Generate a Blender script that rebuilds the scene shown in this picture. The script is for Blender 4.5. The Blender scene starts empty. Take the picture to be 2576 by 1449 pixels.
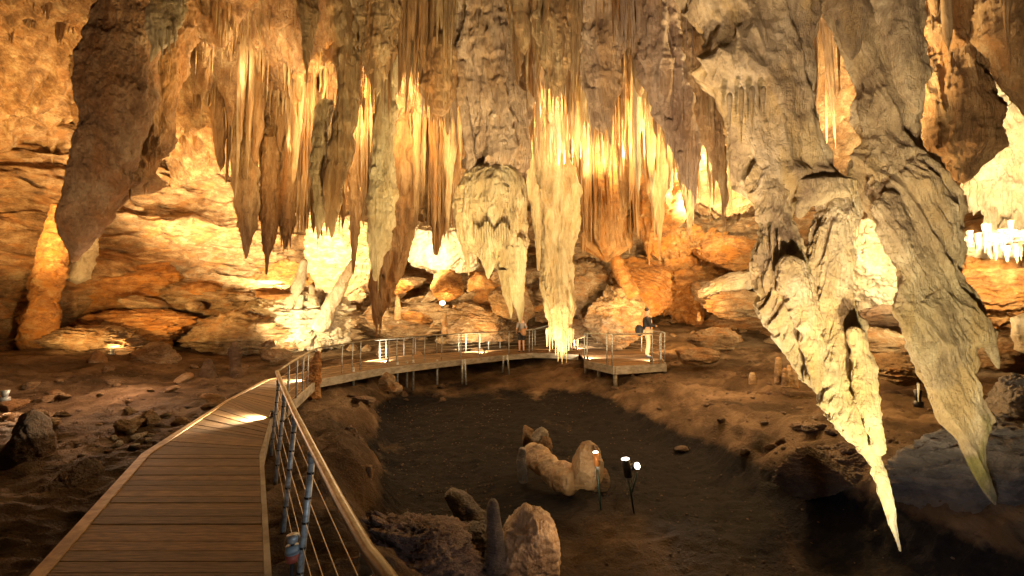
import bpy, bmesh, math, random
import numpy as np
from mathutils import Vector, Matrix
random.seed(7); RNG = np.random.default_rng(7)
SC = bpy.context.scene
COL = SC.collection
F = 1145.0; PITCH = math.radians(3.0); CAMZ = 1.6

# ------------------------------------------------------------------ helpers
def P(px, py, D):
    """a point seen at (px, py) of the 2576 px wide photograph, D metres ahead"""
    u = (px-1288)/F; v = (724.5-py)/F
    y = math.cos(PITCH)-v*math.sin(PITCH); z = math.sin(PITCH)+v*math.cos(PITCH)
    s = D/y
    return Vector((u*s, D, CAMZ+z*s))

PERM = np.random.default_rng(3).permutation(256); PERM = np.concatenate([PERM, PERM, PERM])
GV = np.random.default_rng(4).uniform(-1, 1, 256)
def vnoise(x, y, z):
    xi = np.floor(x).astype(np.int64); yi = np.floor(y).astype(np.int64); zi = np.floor(z).astype(np.int64)
    fx = x-xi; fy = y-yi; fz = z-zi
    fx = fx*fx*fx*(fx*(fx*6-15)+10); fy = fy*fy*fy*(fy*(fy*6-15)+10); fz = fz*fz*fz*(fz*(fz*6-15)+10)
    xi &= 255; yi &= 255; zi &= 255
    def h(a, b, c): return GV[PERM[PERM[PERM[(xi+a) & 255]+((yi+b) & 255)]+((zi+c) & 255)] & 255]
    x00 = h(0,0,0)*(1-fx)+h(1,0,0)*fx; x10 = h(0,1,0)*(1-fx)+h(1,1,0)*fx
    x01 = h(0,0,1)*(1-fx)+h(1,0,1)*fx; x11 = h(0,1,1)*(1-fx)+h(1,1,1)*fx
    a = x00*(1-fy)+x10*fy; b = x01*(1-fy)+x11*fy
    return a*(1-fz)+b*fz
def fbm(x, y, z, o=4, g=0.5):
    s = 0; a = 1.0; f = 1.0; t = 0
    for k in range(o):
        s = s+a*vnoise(x*f+17*k, y*f+5*k, z*f+11*k); t += a; a *= g; f *= 2.03
    return s/t
def ridged(x, y, z, o=4):
    s = 0; a = 1.0; f = 1.0; t = 0
    for k in range(o):
        s = s+a*(1-2*np.abs(vnoise(x*f+17*k, y*f+5*k, z*f+11*k))); t += a; a *= .5; f *= 2.03
    return s/t
def smooth(a, b, x):
    t = np.clip((x-a)/(b-a), 0, 1); return t*t*(3-2*t)

def mesh_np(name, verts, quads, tris=None, smoothed=True):
    me = bpy.data.meshes.new(name)
    verts = np.asarray(verts, dtype=np.float32); quads = np.asarray(quads, dtype=np.int32).reshape(-1, 4)
    tris = np.zeros((0, 3), np.int32) if tris is None else np.asarray(tris, dtype=np.int32).reshape(-1, 3)
    nq, nt = len(quads), len(tris)
    me.vertices.add(len(verts)); me.vertices.foreach_set('co', verts.ravel())
    me.loops.add(nq*4+nt*3); me.loops.foreach_set('vertex_index', np.concatenate([quads.ravel(), tris.ravel()]))
    me.polygons.add(nq+nt)
    me.polygons.foreach_set('loop_start', np.concatenate([np.arange(nq)*4, nq*4+np.arange(nt)*3]).astype(np.int32))
    me.update(calc_edges=True)
    if smoothed: me.polygons.foreach_set('use_smooth', np.ones(nq+nt, bool))
    return me
def grid_quads(nr, nc, wrap=False):
    r = np.arange(nr-1)[:, None]; c = np.arange(nc if wrap else nc-1)[None, :]
    c2 = (c+1) % nc
    return np.stack([r*nc+c, r*nc+c2, (r+1)*nc+c2, (r+1)*nc+c], -1).reshape(-1, 4)

def tag(o, label=None, cat=None, group=None, kind=None):
    if label: o['label'] = label
    if cat: o['category'] = cat
    if group: o['group'] = group
    if kind: o['kind'] = kind
    return o
def link(name, me, m, parent=None, loc=(0, 0, 0)):
    o = bpy.data.objects.new(name, me); COL.objects.link(o)
    if m is not None and len(me.materials) == 0: me.materials.append(m)
    o.location = loc
    if parent is not None: o.parent = parent
    return o
def empty(name, loc, label, cat, group=None, rz=0):
    o = bpy.data.objects.new(name, None); COL.objects.link(o); o.location = loc; o.rotation_euler.z = rz
    o.empty_display_size = .1
    return tag(o, label, cat, group)
def recentre(verts, org):
    v = np.asarray(verts, dtype=float).copy(); v -= np.array(org)[None, :]; return v

# ------------------------------------------------------------------ materials
def new_mat(name):
    m = bpy.data.materials.new(name); m.use_nodes = True
    nt = m.node_tree; nt.nodes.clear()
    out = nt.nodes.new('ShaderNodeOutputMaterial'); b = nt.nodes.new('ShaderNodeBsdfPrincipled')
    nt.links.new(b.outputs[0], out.inputs['Surface'])
    return m, nt, b
def noise_node(nt, vec, scale, detail=6, rough=.6, dist=0):
    n = nt.nodes.new('ShaderNodeTexNoise'); n.inputs['Scale'].default_value = scale
    n.inputs['Detail'].default_value = detail; n.inputs['Roughness'].default_value = rough; n.inputs['Distortion'].default_value = dist
    nt.links.new(vec, n.inputs['Vector']); return n.outputs['Fac']
def ramp(nt, fac, stops, interp='LINEAR'):
    r = nt.nodes.new('ShaderNodeValToRGB'); r.color_ramp.interpolation = interp
    e = r.color_ramp.elements
    while len(e) < len(stops): e.new(.5)
    for k, (p, c) in enumerate(stops):
        e[k].position = p; e[k].color = (c, c, c, 1) if not isinstance(c, tuple) else (*c, 1)
    nt.links.new(fac, r.inputs[0]); return r.outputs[0]
def mixc(nt, fac, a, b, mode='MIX'):
    m = nt.nodes.new('ShaderNodeMix'); m.data_type = 'RGBA'; m.blend_type = mode
    def put(s, v):
        if isinstance(v, (int, float)): s.default_value = v
        elif isinstance(v, tuple): s.default_value = (*v, 1)
        else: nt.links.new(v, s)
    put(m.inputs[0], fac); put(m.inputs[6], a); put(m.inputs[7], b); return m.outputs[2]
def scaled(nt, vec, s):
    m = nt.nodes.new('ShaderNodeMapping'); m.inputs['Scale'].default_value = s
    nt.links.new(vec, m.inputs['Vector']); return m.outputs[0]
def mathn(nt, op, a, b):
    m = nt.nodes.new('ShaderNodeMath'); m.operation = op
    for s, v in zip(m.inputs, (a, b)):
        if isinstance(v, (int, float)): s.default_value = v
        else: nt.links.new(v, s)
    return m.outputs[0]

def rock_mat(name, dark, mid, pale, stain, stain_amt=.5, stretch=(1, 1, 1), scale=1.0, bump=.5, rough=.8, algae=None, spots=0.0):
    m, nt, b = new_mat(name)
    tc = nt.nodes.new('ShaderNodeNewGeometry'); vec = tc.outputs['Position']
    sv = scaled(nt, vec, stretch)
    n1 = noise_node(nt, sv, 1.3*scale, 9, .62, .4)
    n2 = noise_node(nt, sv, 9*scale, 8, .7)
    f = mathn(nt, 'ADD', mathn(nt, 'MULTIPLY', n1, .65), mathn(nt, 'MULTIPLY', n2, .35))
    c = ramp(nt, f, [(.36, dark), (.5, mid), (.64, pale)])
    n3 = noise_node(nt, sv, .8*scale, 5, .6, .8)
    sm = ramp(nt, n3, [(.5, 0.0), (.62, 1.0)])
    c = mixc(nt, mathn(nt, 'MULTIPLY', sm, stain_amt), c, stain)
    # pits and specks with a shape of their own
    vo = nt.nodes.new('ShaderNodeTexVoronoi'); vo.inputs['Scale'].default_value = 14*scale; nt.links.new(vec, vo.inputs['Vector'])
    pit = ramp(nt, vo.outputs['Distance'], [(.05, 1.0), (.22, 0.0)])
    if spots: c = mixc(nt, mathn(nt, 'MULTIPLY', pit, spots), c, tuple(x*.35 for x in dark))
    if algae:
        na = noise_node(nt, vec, 1.6, 4, .55, .6)
        gy = nt.nodes.new('ShaderNodeSeparateXYZ'); nt.links.new(tc.outputs['Position'], gy.inputs[0])
        zr = nt.nodes.new('ShaderNodeMapRange'); zr.inputs[1].default_value = algae[1]; zr.inputs[2].default_value = algae[2]; zr.inputs[3].default_value = .16; zr.inputs[4].default_value = -.12
        nt.links.new(gy.outputs[2], zr.inputs[0])
        am = ramp(nt, mathn(nt, 'ADD', na, zr.outputs[0]), [(.56, 0.0), (.68, 1.0)])
        c = mixc(nt, mathn(nt, 'MULTIPLY', am, algae[3]), c, algae[0])
    nt.links.new(c, b.inputs['Base Color'])
    rr = nt.nodes.new('ShaderNodeMapRange'); rr.inputs[3].default_value = rough-.15; rr.inputs[4].default_value = min(1, rough+.15)
    nt.links.new(n2, rr.inputs[0]); nt.links.new(rr.outputs[0], b.inputs['Roughness'])
    n4 = noise_node(nt, sv, 5*scale, 12, .72)
    n5 = noise_node(nt, vec, 38*scale, 6, .7)
    n6 = noise_node(nt, scaled(nt, vec, tuple(k*.9 for k in stretch)), 2.2*scale, 10, .65, .5)
    rg_ = mathn(nt, 'ABSOLUTE', mathn(nt, 'SUBTRACT', n6, .5), 0)
    cr = ramp(nt, rg_, [(0.0, 0.0), (.035, .6), (.12, 1.0)])
    h = mathn(nt, 'ADD', mathn(nt, 'ADD', mathn(nt, 'MULTIPLY', n4, 1.4), mathn(nt, 'MULTIPLY', n5, .25)), mathn(nt, 'ADD', mathn(nt, 'MULTIPLY', pit, -.15), mathn(nt, 'MULTIPLY', cr, .22)))
    bp = nt.nodes.new('ShaderNodeBump'); bp.inputs['Strength'].default_value = bump; bp.inputs['Distance'].default_value = .20/scale**.5
    nt.links.new(h, bp.inputs['Height']); nt.links.new(bp.outputs[0], b.inputs['Normal'])
    return m

def simple_mat(name, col, rough=.5, metal=0, var=0.0, bump=0.0, scale=20, stretch=(1, 1, 1), emit=None, dirt=None):
    m, nt, b = new_mat(name)
    tc = nt.nodes.new('ShaderNodeTexCoord'); v = scaled(nt, tc.outputs['Object'], stretch)
    n = noise_node(nt, v, scale, 7, .65)
    if var or dirt:
        dk = dirt or tuple(x*(1-var) for x in col)
        c = ramp(nt, n, [(.38, dk), (.6, col)])
        if name == 'worn_timber':      # every board weathers on its own
            gi = nt.nodes.new('ShaderNodeNewGeometry'); bv = ramp(nt, gi.outputs['Random Per Island'], [(0, .62), (.5, 1.0), (1, 1.35)])
            c = mixc(nt, 1.0, c, bv, 'MULTIPLY')
        nt.links.new(c, b.inputs['Base Color'])
    else: b.inputs['Base Color'].default_value = (*col, 1)
    b.inputs['Roughness'].default_value = rough; b.inputs['Metallic'].default_value = metal
    if bump:
        bp = nt.nodes.new('ShaderNodeBump'); bp.inputs['Strength'].default_value = bump; bp.inputs['Distance'].default_value = .01
        nt.links.new(n, bp.inputs['Height']); nt.links.new(bp.outputs[0], b.inputs['Normal'])
    if emit:
        b.inputs['Emission Color'].default_value = (*emit[0], 1); b.inputs['Emission Strength'].default_value = emit[1]
    return m

M = {}
M['ceil'] = rock_mat('ceiling_limestone', (.13, .06, .022), (.36, .20, .085), (.60, .43, .24), (.40, .17, .035), .4, (1, .6, 1), 2.0, 1.0, .9, spots=.5)
M['wall'] = rock_mat('wall_limestone', (.10, .05, .02), (.32, .18, .08), (.56, .40, .23), (.45, .18, .035), .45, (.7, .7, 1.4), 2.0, 1.0, .85, spots=.4)
M['rock'] = rock_mat('boulder_limestone', (.12, .065, .03), (.34, .21, .10), (.56, .42, .27), (.45, .19, .045), .5, (.8, .8, 1.5), 2.4, 1.0, .85, spots=.4)
M['rock_orange'] = rock_mat('orange_stained_limestone', (.16, .06, .015), (.42, .18, .045), (.58, .36, .15), (.52, .20, .025), .7, (.8, .8, 1.3), 2.4, 1.0, .85, spots=.4)
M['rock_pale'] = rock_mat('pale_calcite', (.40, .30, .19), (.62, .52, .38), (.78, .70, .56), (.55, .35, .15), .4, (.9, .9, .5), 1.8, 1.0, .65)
M['rock_grey'] = rock_mat('grey_limestone', (.09, .075, .07), (.19, .16, .14), (.33, .28, .24), (.25, .17, .10), .5, (.8, .8, 1.4), 2.0, .9, .55)
M['rock_shelf'] = rock_mat('wet_shelf_rock', (.10, .07, .06), (.26, .19, .16), (.36, .27, .22), (.2, .12, .07), .5, (.8, .8, 1.6), 2.4, 1.0, .8)
M['rock_smooth'] = rock_mat('smooth_wet_calcite', (.20, .12, .06), (.36, .24, .13), (.52, .40, .26), (.40, .22, .08), .4, (1, 1, 1), 2.0, .35, .38)
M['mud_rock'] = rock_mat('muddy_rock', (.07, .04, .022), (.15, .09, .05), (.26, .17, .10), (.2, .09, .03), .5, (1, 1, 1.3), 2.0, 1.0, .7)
M['stal'] = rock_mat('tan_dripstone', (.20, .11, .045), (.47, .30, .14), (.66, .50, .29), (.50, .23, .06), .45, (1.6, 1.6, .28), 1.6, .9, .7)
M['stal_brown'] = rock_mat('brown_dripstone', (.14, .065, .02), (.36, .195, .075), (.54, .35, .17), (.44, .18, .035), .55, (1.6, 1.6, .25), 1.6, .9, .7)
M['stal_pink'] = rock_mat('pinkish_dripstone', (.22, .13, .08), (.46, .32, .21), (.60, .46, .33), (.50, .28, .10), .45, (1.4, 1.4, .4), 1.6, .9, .7)
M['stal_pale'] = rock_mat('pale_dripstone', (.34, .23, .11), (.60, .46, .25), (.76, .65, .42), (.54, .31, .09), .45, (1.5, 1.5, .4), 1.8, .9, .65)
M['giant'] = rock_mat('giant_dripstone', (.15, .075, .03), (.33, .19, .09), (.48, .34, .20), (.36, .15, .035), .55, (1, 1, .6), 1.8, 1.0, .85, spots=.4)
M['hero'] = rock_mat('algae_tinged_dripstone', (.26, .18, .10), (.52, .40, .22), (.70, .58, .37), (.56, .38, .12), .5, (1, 1, .5), 2.2, .7, .75, algae=((.36, .44, .24), -.8, .9, .4), spots=.25)
M['hero_b'] = rock_mat('mossy_tipped_dripstone', (.22, .15, .08), (.46, .34, .19), (.64, .52, .33), (.50, .32, .11), .45, (1, 1, .5), 2.6, .8, .8, algae=((.24, .21, .04), -.6, 1.0, .8), spots=.35)

# ------------------------------------------------------------------ camera, world, view
cam = bpy.data.cameras.new('camera'); co = bpy.data.objects.new('camera', cam); COL.objects.link(co)
cam.sensor_width = 36; cam.lens = 36*F/2576; cam.clip_end = 300; cam.clip_start = .05
co.location = (0, 0, CAMZ); co.rotation_euler = (math.pi/2+PITCH, 0, 0)
SC.camera = co
w = bpy.data.worlds.new('World'); SC.world = w; w.use_nodes = True
w.node_tree.nodes['Background'].inputs[0].default_value = (1.0, .62, .34, 1)
w.node_tree.nodes['Background'].inputs[1].default_value = .055
SC.view_settings.view_transform = 'Standard'; SC.view_settings.look = 'None'; SC.view_settings.exposure = .08; SC.view_settings.gamma = 1
SC.cycles.use_denoising = True; SC.cycles.max_bounces = 4; SC.cycles.diffuse_bounces = 3; SC.cycles.glossy_bounces = 2
SC.cycles.sample_clamp_indirect = 6; SC.cycles.caustics_reflective = False; SC.cycles.caustics_refractive = False

# ------------------------------------------------------------------ the cave shell
BASIN = [(-2, 3.2, 7.5), (1.5, .9, 7.2), (3, -.4, 6.8), (4.5, -1.3, 5.7), (6, -2.0, 4.8), (8, -2.8, 3.9), (10, -3.4, 3.6), (13.8, -3.9, 2.9), (16, -3.2, 2.2), (18, -2.0, 1.6), (19.3, -.3, .4), (40, 0, 0)]
BY = np.array([b[0] for b in BASIN]); BL = np.array([b[1] for b in BASIN]); BR = np.array([b[2] for b in BASIN])
def floor_z(x, y):
    x = np.asarray(x, float); y = np.asarray(y, float)
    l = np.interp(y, BY, BL); r = np.interp(y, BY, BR)
    wob = .45*fbm(x*.6, y*.6, 3.3+0*x, 3)
    ins = np.minimum(x-l, r-x)+wob
    end = np.clip((19.3-y), -2, 9)
    ins = np.minimum(ins, end)
    sl = smooth(-.35, .75, np.minimum(x-l+wob, end)); sr = smooth(-1.1, 1.0, r-x+wob)
    depth = np.interp(y, [4, 8, 14, 18, 20], [1.0, .95, .55, .3, .1])
    base = -.30+np.interp(y, [0, 14, 19, 24, 30], [-.1, -.08, .05, .9, 3.0])
    # left ground a little lower near, right ground higher behind the platform
    base = base+.5*smooth(3.5, 9, x)*smooth(9, 18, y)+.35*smooth(5, 12, x)*smooth(18, 8, y)
    base = base-.25*smooth(-2, -8, x)*smooth(14, 4, y)+.5*smooth(-9, -16, x)
    z = base-depth*sl*sr
    lump = .16*fbm(x*.55, y*.55, 0*x, 4)+.07*ridged(x*1.3, y*1.3, 5+0*x, 4)+.045*fbm(x*4, y*4, 9+0*x, 4)
    inside = smooth(0, 1.2, ins)
    z = z+lump*(1-.5*inside)+.04*fbm(x*7, y*7, 2+0*x, 4, .65)+.03*ridged(x*3.1, y*3.1, 8+0*x, 4)
    # the rim of the bank breaks into knobs
    rim = np.exp(-((ins-.05)/.45)**2)
    z = z+rim*(.10*ridged(x*2.2, y*2.2, 1+0*x, 5)+.05*ridged(x*6, y*6, 1+0*x, 3)+.02)+.05*(1-inside)*ridged(x*3.5, y*3.5, 4+0*x, 4)
    return z
def ceil_base(x, y):
    z = 8.7-.085*(y-10)+.9*fbm(x*.16, y*.16, 0*x+4, 3)
    z = z-1.0*np.exp(-((x-1.0)/3.0)**2-((y-11)/3.4)**2)
    z = z-1.3*smooth(5, 10, x)*smooth(4, 9, y)
    z = z-1.2*smooth(23, 29, y)
    z = z-2.2*smooth(-15, -22, x)
    wx = x+.8*fbm(x*.4, y*.4, 0*x+2, 3); wy = y+.9*fbm(x*.5, y*.5, 0*x+6, 3)
    z = z-1.8*smooth(11.2, 14.2, wy)*(1-smooth(15.8, 17.2, wy))*smooth(-9.6, -8.0, wx)*(1-smooth(-1.6, .2, wx))
    return z
def ceil_z(x, y, detail=True):
    x = np.asarray(x, float); y = np.asarray(y, float)
    z = ceil_base(x, y)
    if detail:
        s = x*.45+y*.9+1.3*fbm(x*.3, y*.3, 7+0*x, 3)
        t = fbm(x*.22+3, s*.75, 1+0*x, 4)*8
        fl = np.floor(t); fr = t-fl
        ter = (fl+smooth(.1, .75, fr))/7
        z = z+1.7*ter+.22*ridged(x*.9, y*1.5, 3+0*x, 4)+.16*fbm(x*2.6, y*3.9, 0*x, 5, .65)+.09*ridged(x*4, y*7, 0*x, 3)
    return z

ys = np.concatenate([np.arange(-3, 2, .12), 2*np.exp(np.linspace(0, math.log(17.5), 430))])
xs = np.linspace(-26, 22, 640)
X, Y = np.meshgrid(xs, ys)
Z = floor_z(X, Y)
me = mesh_np('cave_floor', np.stack([X, Y, Z], -1).reshape(-1, 3), grid_quads(*X.shape))
def floor_mat():
    m, nt, b = new_mat('cave_mud')
    tc = nt.nodes.new('ShaderNodeTexCoord'); vec = tc.outputs['Object']
    n1 = noise_node(nt, vec, .7, 8, .62, .6); n2 = noise_node(nt, vec, 9, 8, .7)
    mud = ramp(nt, n1, [(.35, (.05, .031, .017)), (.5, (.13, .082, .046)), (.66, (.28, .19, .115))])
    # black wet mud lies in the low basin
    gz = nt.nodes.new('ShaderNodeSeparateXYZ'); nt.links.new(vec, gz.inputs[0])
    low = nt.nodes.new('ShaderNodeMapRange'); low.inputs[1].default_value = -.45; low.inputs[2].default_value = -.95; low.inputs[3].default_value = -.3; low.inputs[4].default_value = .32
    nt.links.new(gz.outputs[2], low.inputs[0])
    nb = noise_node(nt, scaled(nt, vec, (1, .6, 1)), .55, 6, .6, .5)
    blk = ramp(nt, mathn(nt, 'ADD', mathn(nt, 'ADD', mathn(nt, 'MULTIPLY', nb, .8), mathn(nt, 'MULTIPLY', n2, .2)), low.outputs[0]), [(.62, 0.0), (.74, 1.0)])
    vd = nt.nodes.new('ShaderNodeVectorMath'); vd.operation = 'DISTANCE'; nt.links.new(vec, vd.inputs[0]); vd.inputs[1].default_value = (1.25, 5.3, -1.3)
    sp = nt.nodes.new('ShaderNodeMapRange'); sp.inputs[1].default_value = .5; sp.inputs[2].default_value = 2.0; sp.inputs[3].default_value = .4; sp.inputs[4].default_value = 1.0
    nt.links.new(mathn(nt, 'ADD', vd.outputs['Value'], mathn(nt, 'MULTIPLY', mathn(nt, 'SUBTRACT', nb, .5), 5)), sp.inputs[0]); blk = mathn(nt, 'MULTIPLY', blk, sp.outputs[0])
    dk = ramp(nt, n2, [(.35, (.006, .005, .006)), (.6, (.016, .013, .013)), (.75, (.05, .038, .03))])
    c = mixc(nt, blk, mud, dk)
    b.inputs['Specular IOR Level'].default_value = .12
    nt.links.new(c, b.inputs['Base Color'])
    rr = nt.nodes.new('ShaderNodeMapRange'); rr.inputs[3].default_value = .45; rr.inputs[4].default_value = .95
    nt.links.new(n2, rr.inputs[0]); nt.links.new(rr.outputs[0], b.inputs['Roughness'])
    n3 = noise_node(nt, vec, 6, 12, .75); n4 = noise_node(nt, vec, 45, 5, .7)
    bp = nt.nodes.new('ShaderNodeBump'); bp.inputs['Strength'].default_value = 1.0; bp.inputs['Distance'].default_value = .14
    gv = nt.nodes.new('ShaderNodeTexVoronoi'); gv.inputs['Scale'].default_value = 17; gv.inputs['Randomness'].default_value = 1; nt.links.new(vec, gv.inputs['Vector'])
    gg = ramp(nt, gv.outputs['Distance'], [(.1, 1.0), (.42, 0.0)]); gm = ramp(nt, noise_node(nt, vec, 1.4, 5, .6), [(.48, 0.0), (.62, 1.0)])
    nt.links.new(mathn(nt, 'ADD', mathn(nt, 'ADD', n3, mathn(nt, 'MULTIPLY', n4, .45)), mathn(nt, 'MULTIPLY', mathn(nt, 'MULTIPLY', gg, gm), .22)), bp.inputs['Height']); nt.links.new(bp.outputs[0], b.inputs['Normal'])
    return m
M['floor'] = floor_mat()
tag(link('ground', me, M['floor']), kind='structure')

ys = np.concatenate([np.arange(-3, 5, .16), 5*np.exp(np.linspace(0, math.log(6.6), 470))])
X, Y = np.meshgrid(np.linspace(-24, 18, 760), ys)
Z = ceil_z(X, Y)
me = mesh_np('cave_ceiling', np.stack([X, Y, Z], -1).reshape(-1, 3)[:, :], grid_quads(*X.shape)[:, ::-1])
tag(link('cave_ceiling', me, M['ceil']), kind='structure')

path = [(-21, -3), (-22, 8), (-20, 16), (-16, 22), (-9, 27), (-2, 28.5), (5, 27.5), (11, 24), (15, 18), (15.5, 10), (14, 4), (13.5, -3)]
def smooth_path(pts, n):
    pts = np.array(pts, float); seg = np.r_[0, np.cumsum(np.linalg.norm(np.diff(pts, axis=0), axis=1))]
    t = np.linspace(0, seg[-1], n)
    q = np.stack([np.interp(t, seg, pts[:, k]) for k in range(pts.shape[1])], 1)
    for _ in range(max(2, n//25)):
        q[1:-1] = .25*q[:-2]+.5*q[1:-1]+.25*q[2:]
    return q
q = smooth_path(path, 900)
tan = np.gradient(q, axis=0); tan /= np.linalg.norm(tan, axis=1)[:, None]
nrm = np.stack([tan[:, 1], -tan[:, 0]], 1)       # towards the chamber
zz = np.linspace(-1.5, 10, 230)
QX = q[:, 0][None, :]+0*zz[:, None]; QY = q[:, 1][None, :]+0*zz[:, None]; QZ = zz[:, None]+0*QX
NX = nrm[:, 0][None, :]; NY = nrm[:, 1][None, :]
s = fbm(QX*.12, QY*.12, QZ*.3, 3)
lay = QZ*1.1+1.6*fbm(QX*.15, QY*.15, QZ*.25, 3)
t = fbm(QX*.12, QY*.12+9, lay*.8, 4)*8; fl = np.floor(t); ter = (fl+smooth(.05, .6, t-fl))/8
d = 1.6*s+2.2*ter+.5*ridged(QX*.6, QY*.6, QZ*1.1, 5)+.22*fbm(QX*2.4, QY*2.4, QZ*4, 5, .65)
d = d+1.2*smooth(3, -1, QZ)                # talus at the foot
VX = QX+NX*d; VY = QY+NY*d; VZ = QZ+.25*fbm(QX, QY, QZ*2, 3)
me = mesh_np('cave_wall', np.stack([VX, VY, VZ], -1).reshape(-1, 3), grid_quads(*QX.shape))
tag(link('cave_wall', me, M['wall']), kind='structure')

# ------------------------------------------------------------------ lofted dripstone traced row by row, built at its distance
def loft_np(rows, D, ratio=.8, nth=96, nz=160, seed=0, flute=.12, lump=.10, fine=.02, fk=5.0, lk=1.6, zflat=.14, D2=None, tipclose=True, topopen=True, lipa=.25, shear=0.0, taper=False, wob=.16, lz=.5):
    """rows: (py, pxl, pxr) in photo pixels, top first. Returns verts, quads (closed at the tip)."""
    D2 = D if D2 is None else D2
    rows = np.array(rows, float)
    n = len(rows); cs = []
    for k, (py, a, b) in enumerate(rows):
        dd = D+(D2-D)*k/max(1, n-1)
        l = P(a, py, dd); r = P(b, py, dd); cs.append(((l.x+r.x)/2, dd, l.z, max(.004, (r.x-l.x)/2)))
    cs = np.array(cs); seg = np.r_[0, np.cumsum(np.abs(np.diff(cs[:, 2]))+1e-4)]
    t = np.linspace(0, seg[-1], nz)
    c = np.stack([np.interp(t, seg, cs[:, k]) for k in range(4)], 1)
    for _ in range(max(1, nz//45)): c[1:-1] = .25*c[:-2]+.5*c[1:-1]+.25*c[2:]
    th = np.linspace(0, 2*np.pi, nth, endpoint=False)[None, :]
    if taper:
        e_ = np.linspace(0, 1, nz); c[:, 3] *= np.sqrt(np.clip(1-(1-np.minimum(1, e_/.14))**2, .0004, 1)); topopen = False
    h_ = np.percentile(c[:, 3], 70)+.02; zz_ = c[:, 2]/(h_*1.1); c[:, 3] *= 1+wob*fbm(zz_+seed*3.3, 0*zz_, 0*zz_, 4, .6); c[:, 0] += .10*c[:, 3]*fbm(zz_*.8, 0*zz_+seed, 0*zz_, 3)
    cx, cy, cz, hw = [c[:, k][:, None] for k in range(4)]
    so = seed*13.7
    ct = np.cos(th); st = np.sin(th)
    x = cx+hw*ct; y = cy+hw*ratio*st; z = cz+0*ct
    w0 = np.minimum(hw, np.percentile(hw, 80))/max(.05, np.percentile(hw, 80))
    W = np.clip(w0, .12, 1)*smooth(0, .05, w0)
    amp = np.percentile(hw, 80)
    zc = z+.35*fbm(x*1.5+so, y*1.5, z*.5, 2); xs_ = x+shear*z+.18*amp*fbm(x*1.2, y*1.2+so, z*1.2, 3)
    k = fk/max(.25, amp)/2.2
    fl = ridged(xs_*k+so, y*k, zc*k*zflat, 3)
    lp = fbm(x*lk/amp*.6+so, y*lk/amp*.6+7, z*lk/amp*lz, 4)
    # flow lips: shelves that bulge and cut back under
    sh = z*1.3/max(.4, amp*1.5)+2.2*fbm(x*1.1+so, y*1.1, z*.3, 3); sh = sh-np.floor(sh)
    lip = smooth(0, .12, sh)*(1-smooth(.35, 1, sh))
    fn = fbm(x*9+so, y*9, z*6, 4, .65)+.6*ridged(x*22+so, y*22, z*14, 2)+1.2*(ridged(xs_*4+so, y*4, z*2.2, 3)-.7)
    disp = amp*W*(flute*1.7*(fl-.52)+lump*2.0*lp+lump*lipa*1.6*(lip-.4))+fine*fn*np.clip(W*1.6, .15, 1)
    x = x+ct*disp; y = y+st*disp*max(.6, ratio); z = z+.25*disp*0
    v = np.stack([x, y, z], -1).reshape(-1, 3)
    qd = grid_quads(nz, nth, True)[:, ::-1]
    tip = np.array([[c[-1, 0], c[-1, 1], c[-1, 2]-.6*c[-1, 3]]])
    base = (nz-1)*nth
    a = np.arange(nth); tr = np.stack([base+a, base+(a+1) % nth, np.full(nth, base+nth)], -1)[:, ::-1]
    if not topopen:
        top = np.array([[c[0, 0], c[0, 1], c[0, 2]+.5*c[0, 3]]])
        tr = np.concatenate([tr, np.stack([a, (a+1) % nth, np.full(nth, base+nth+1)], -1)])
        tip = np.concatenate([tip, top])
    v = np.concatenate([v, tip])
    return v, qd, tr
def join_np(parts):
    V = []; Q = []; T = []; o = 0
    for v, q_, t_ in parts:
        V.append(v); Q.append(np.asarray(q_).reshape(-1, 4)+o); T.append(np.asarray(t_).reshape(-1, 3)+o); o += len(v)
    return np.concatenate(V), np.concatenate(Q), np.concatenate(T)
def drip(px, py, D, w, length_px, seed=0):
    py -= length_px*.2; length_px *= 1.2
    return loft_np([(py, px-w/2, px+w/2), (py+length_px*.35, px-w*.33, px+w*.33), (py+length_px*.75, px-w*.16, px+w*.16), (py+length_px, px-.8, px+.8)], D, .9, 14, 24, seed, .06, .1, .004, zflat=.3, taper=True)
def make_loft(name, parts, m, label, cat, group=None, kind=None):
    v, q_, t_ = join_np(parts)
    org = (float(v[:, 0].mean()), float(v[:, 1].mean()), float(v[:, 2].max()))
    o = link(name, mesh_np(name, recentre(v, org), q_, t_), m, None, org)
    return tag(o, label, cat, group, kind)

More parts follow.
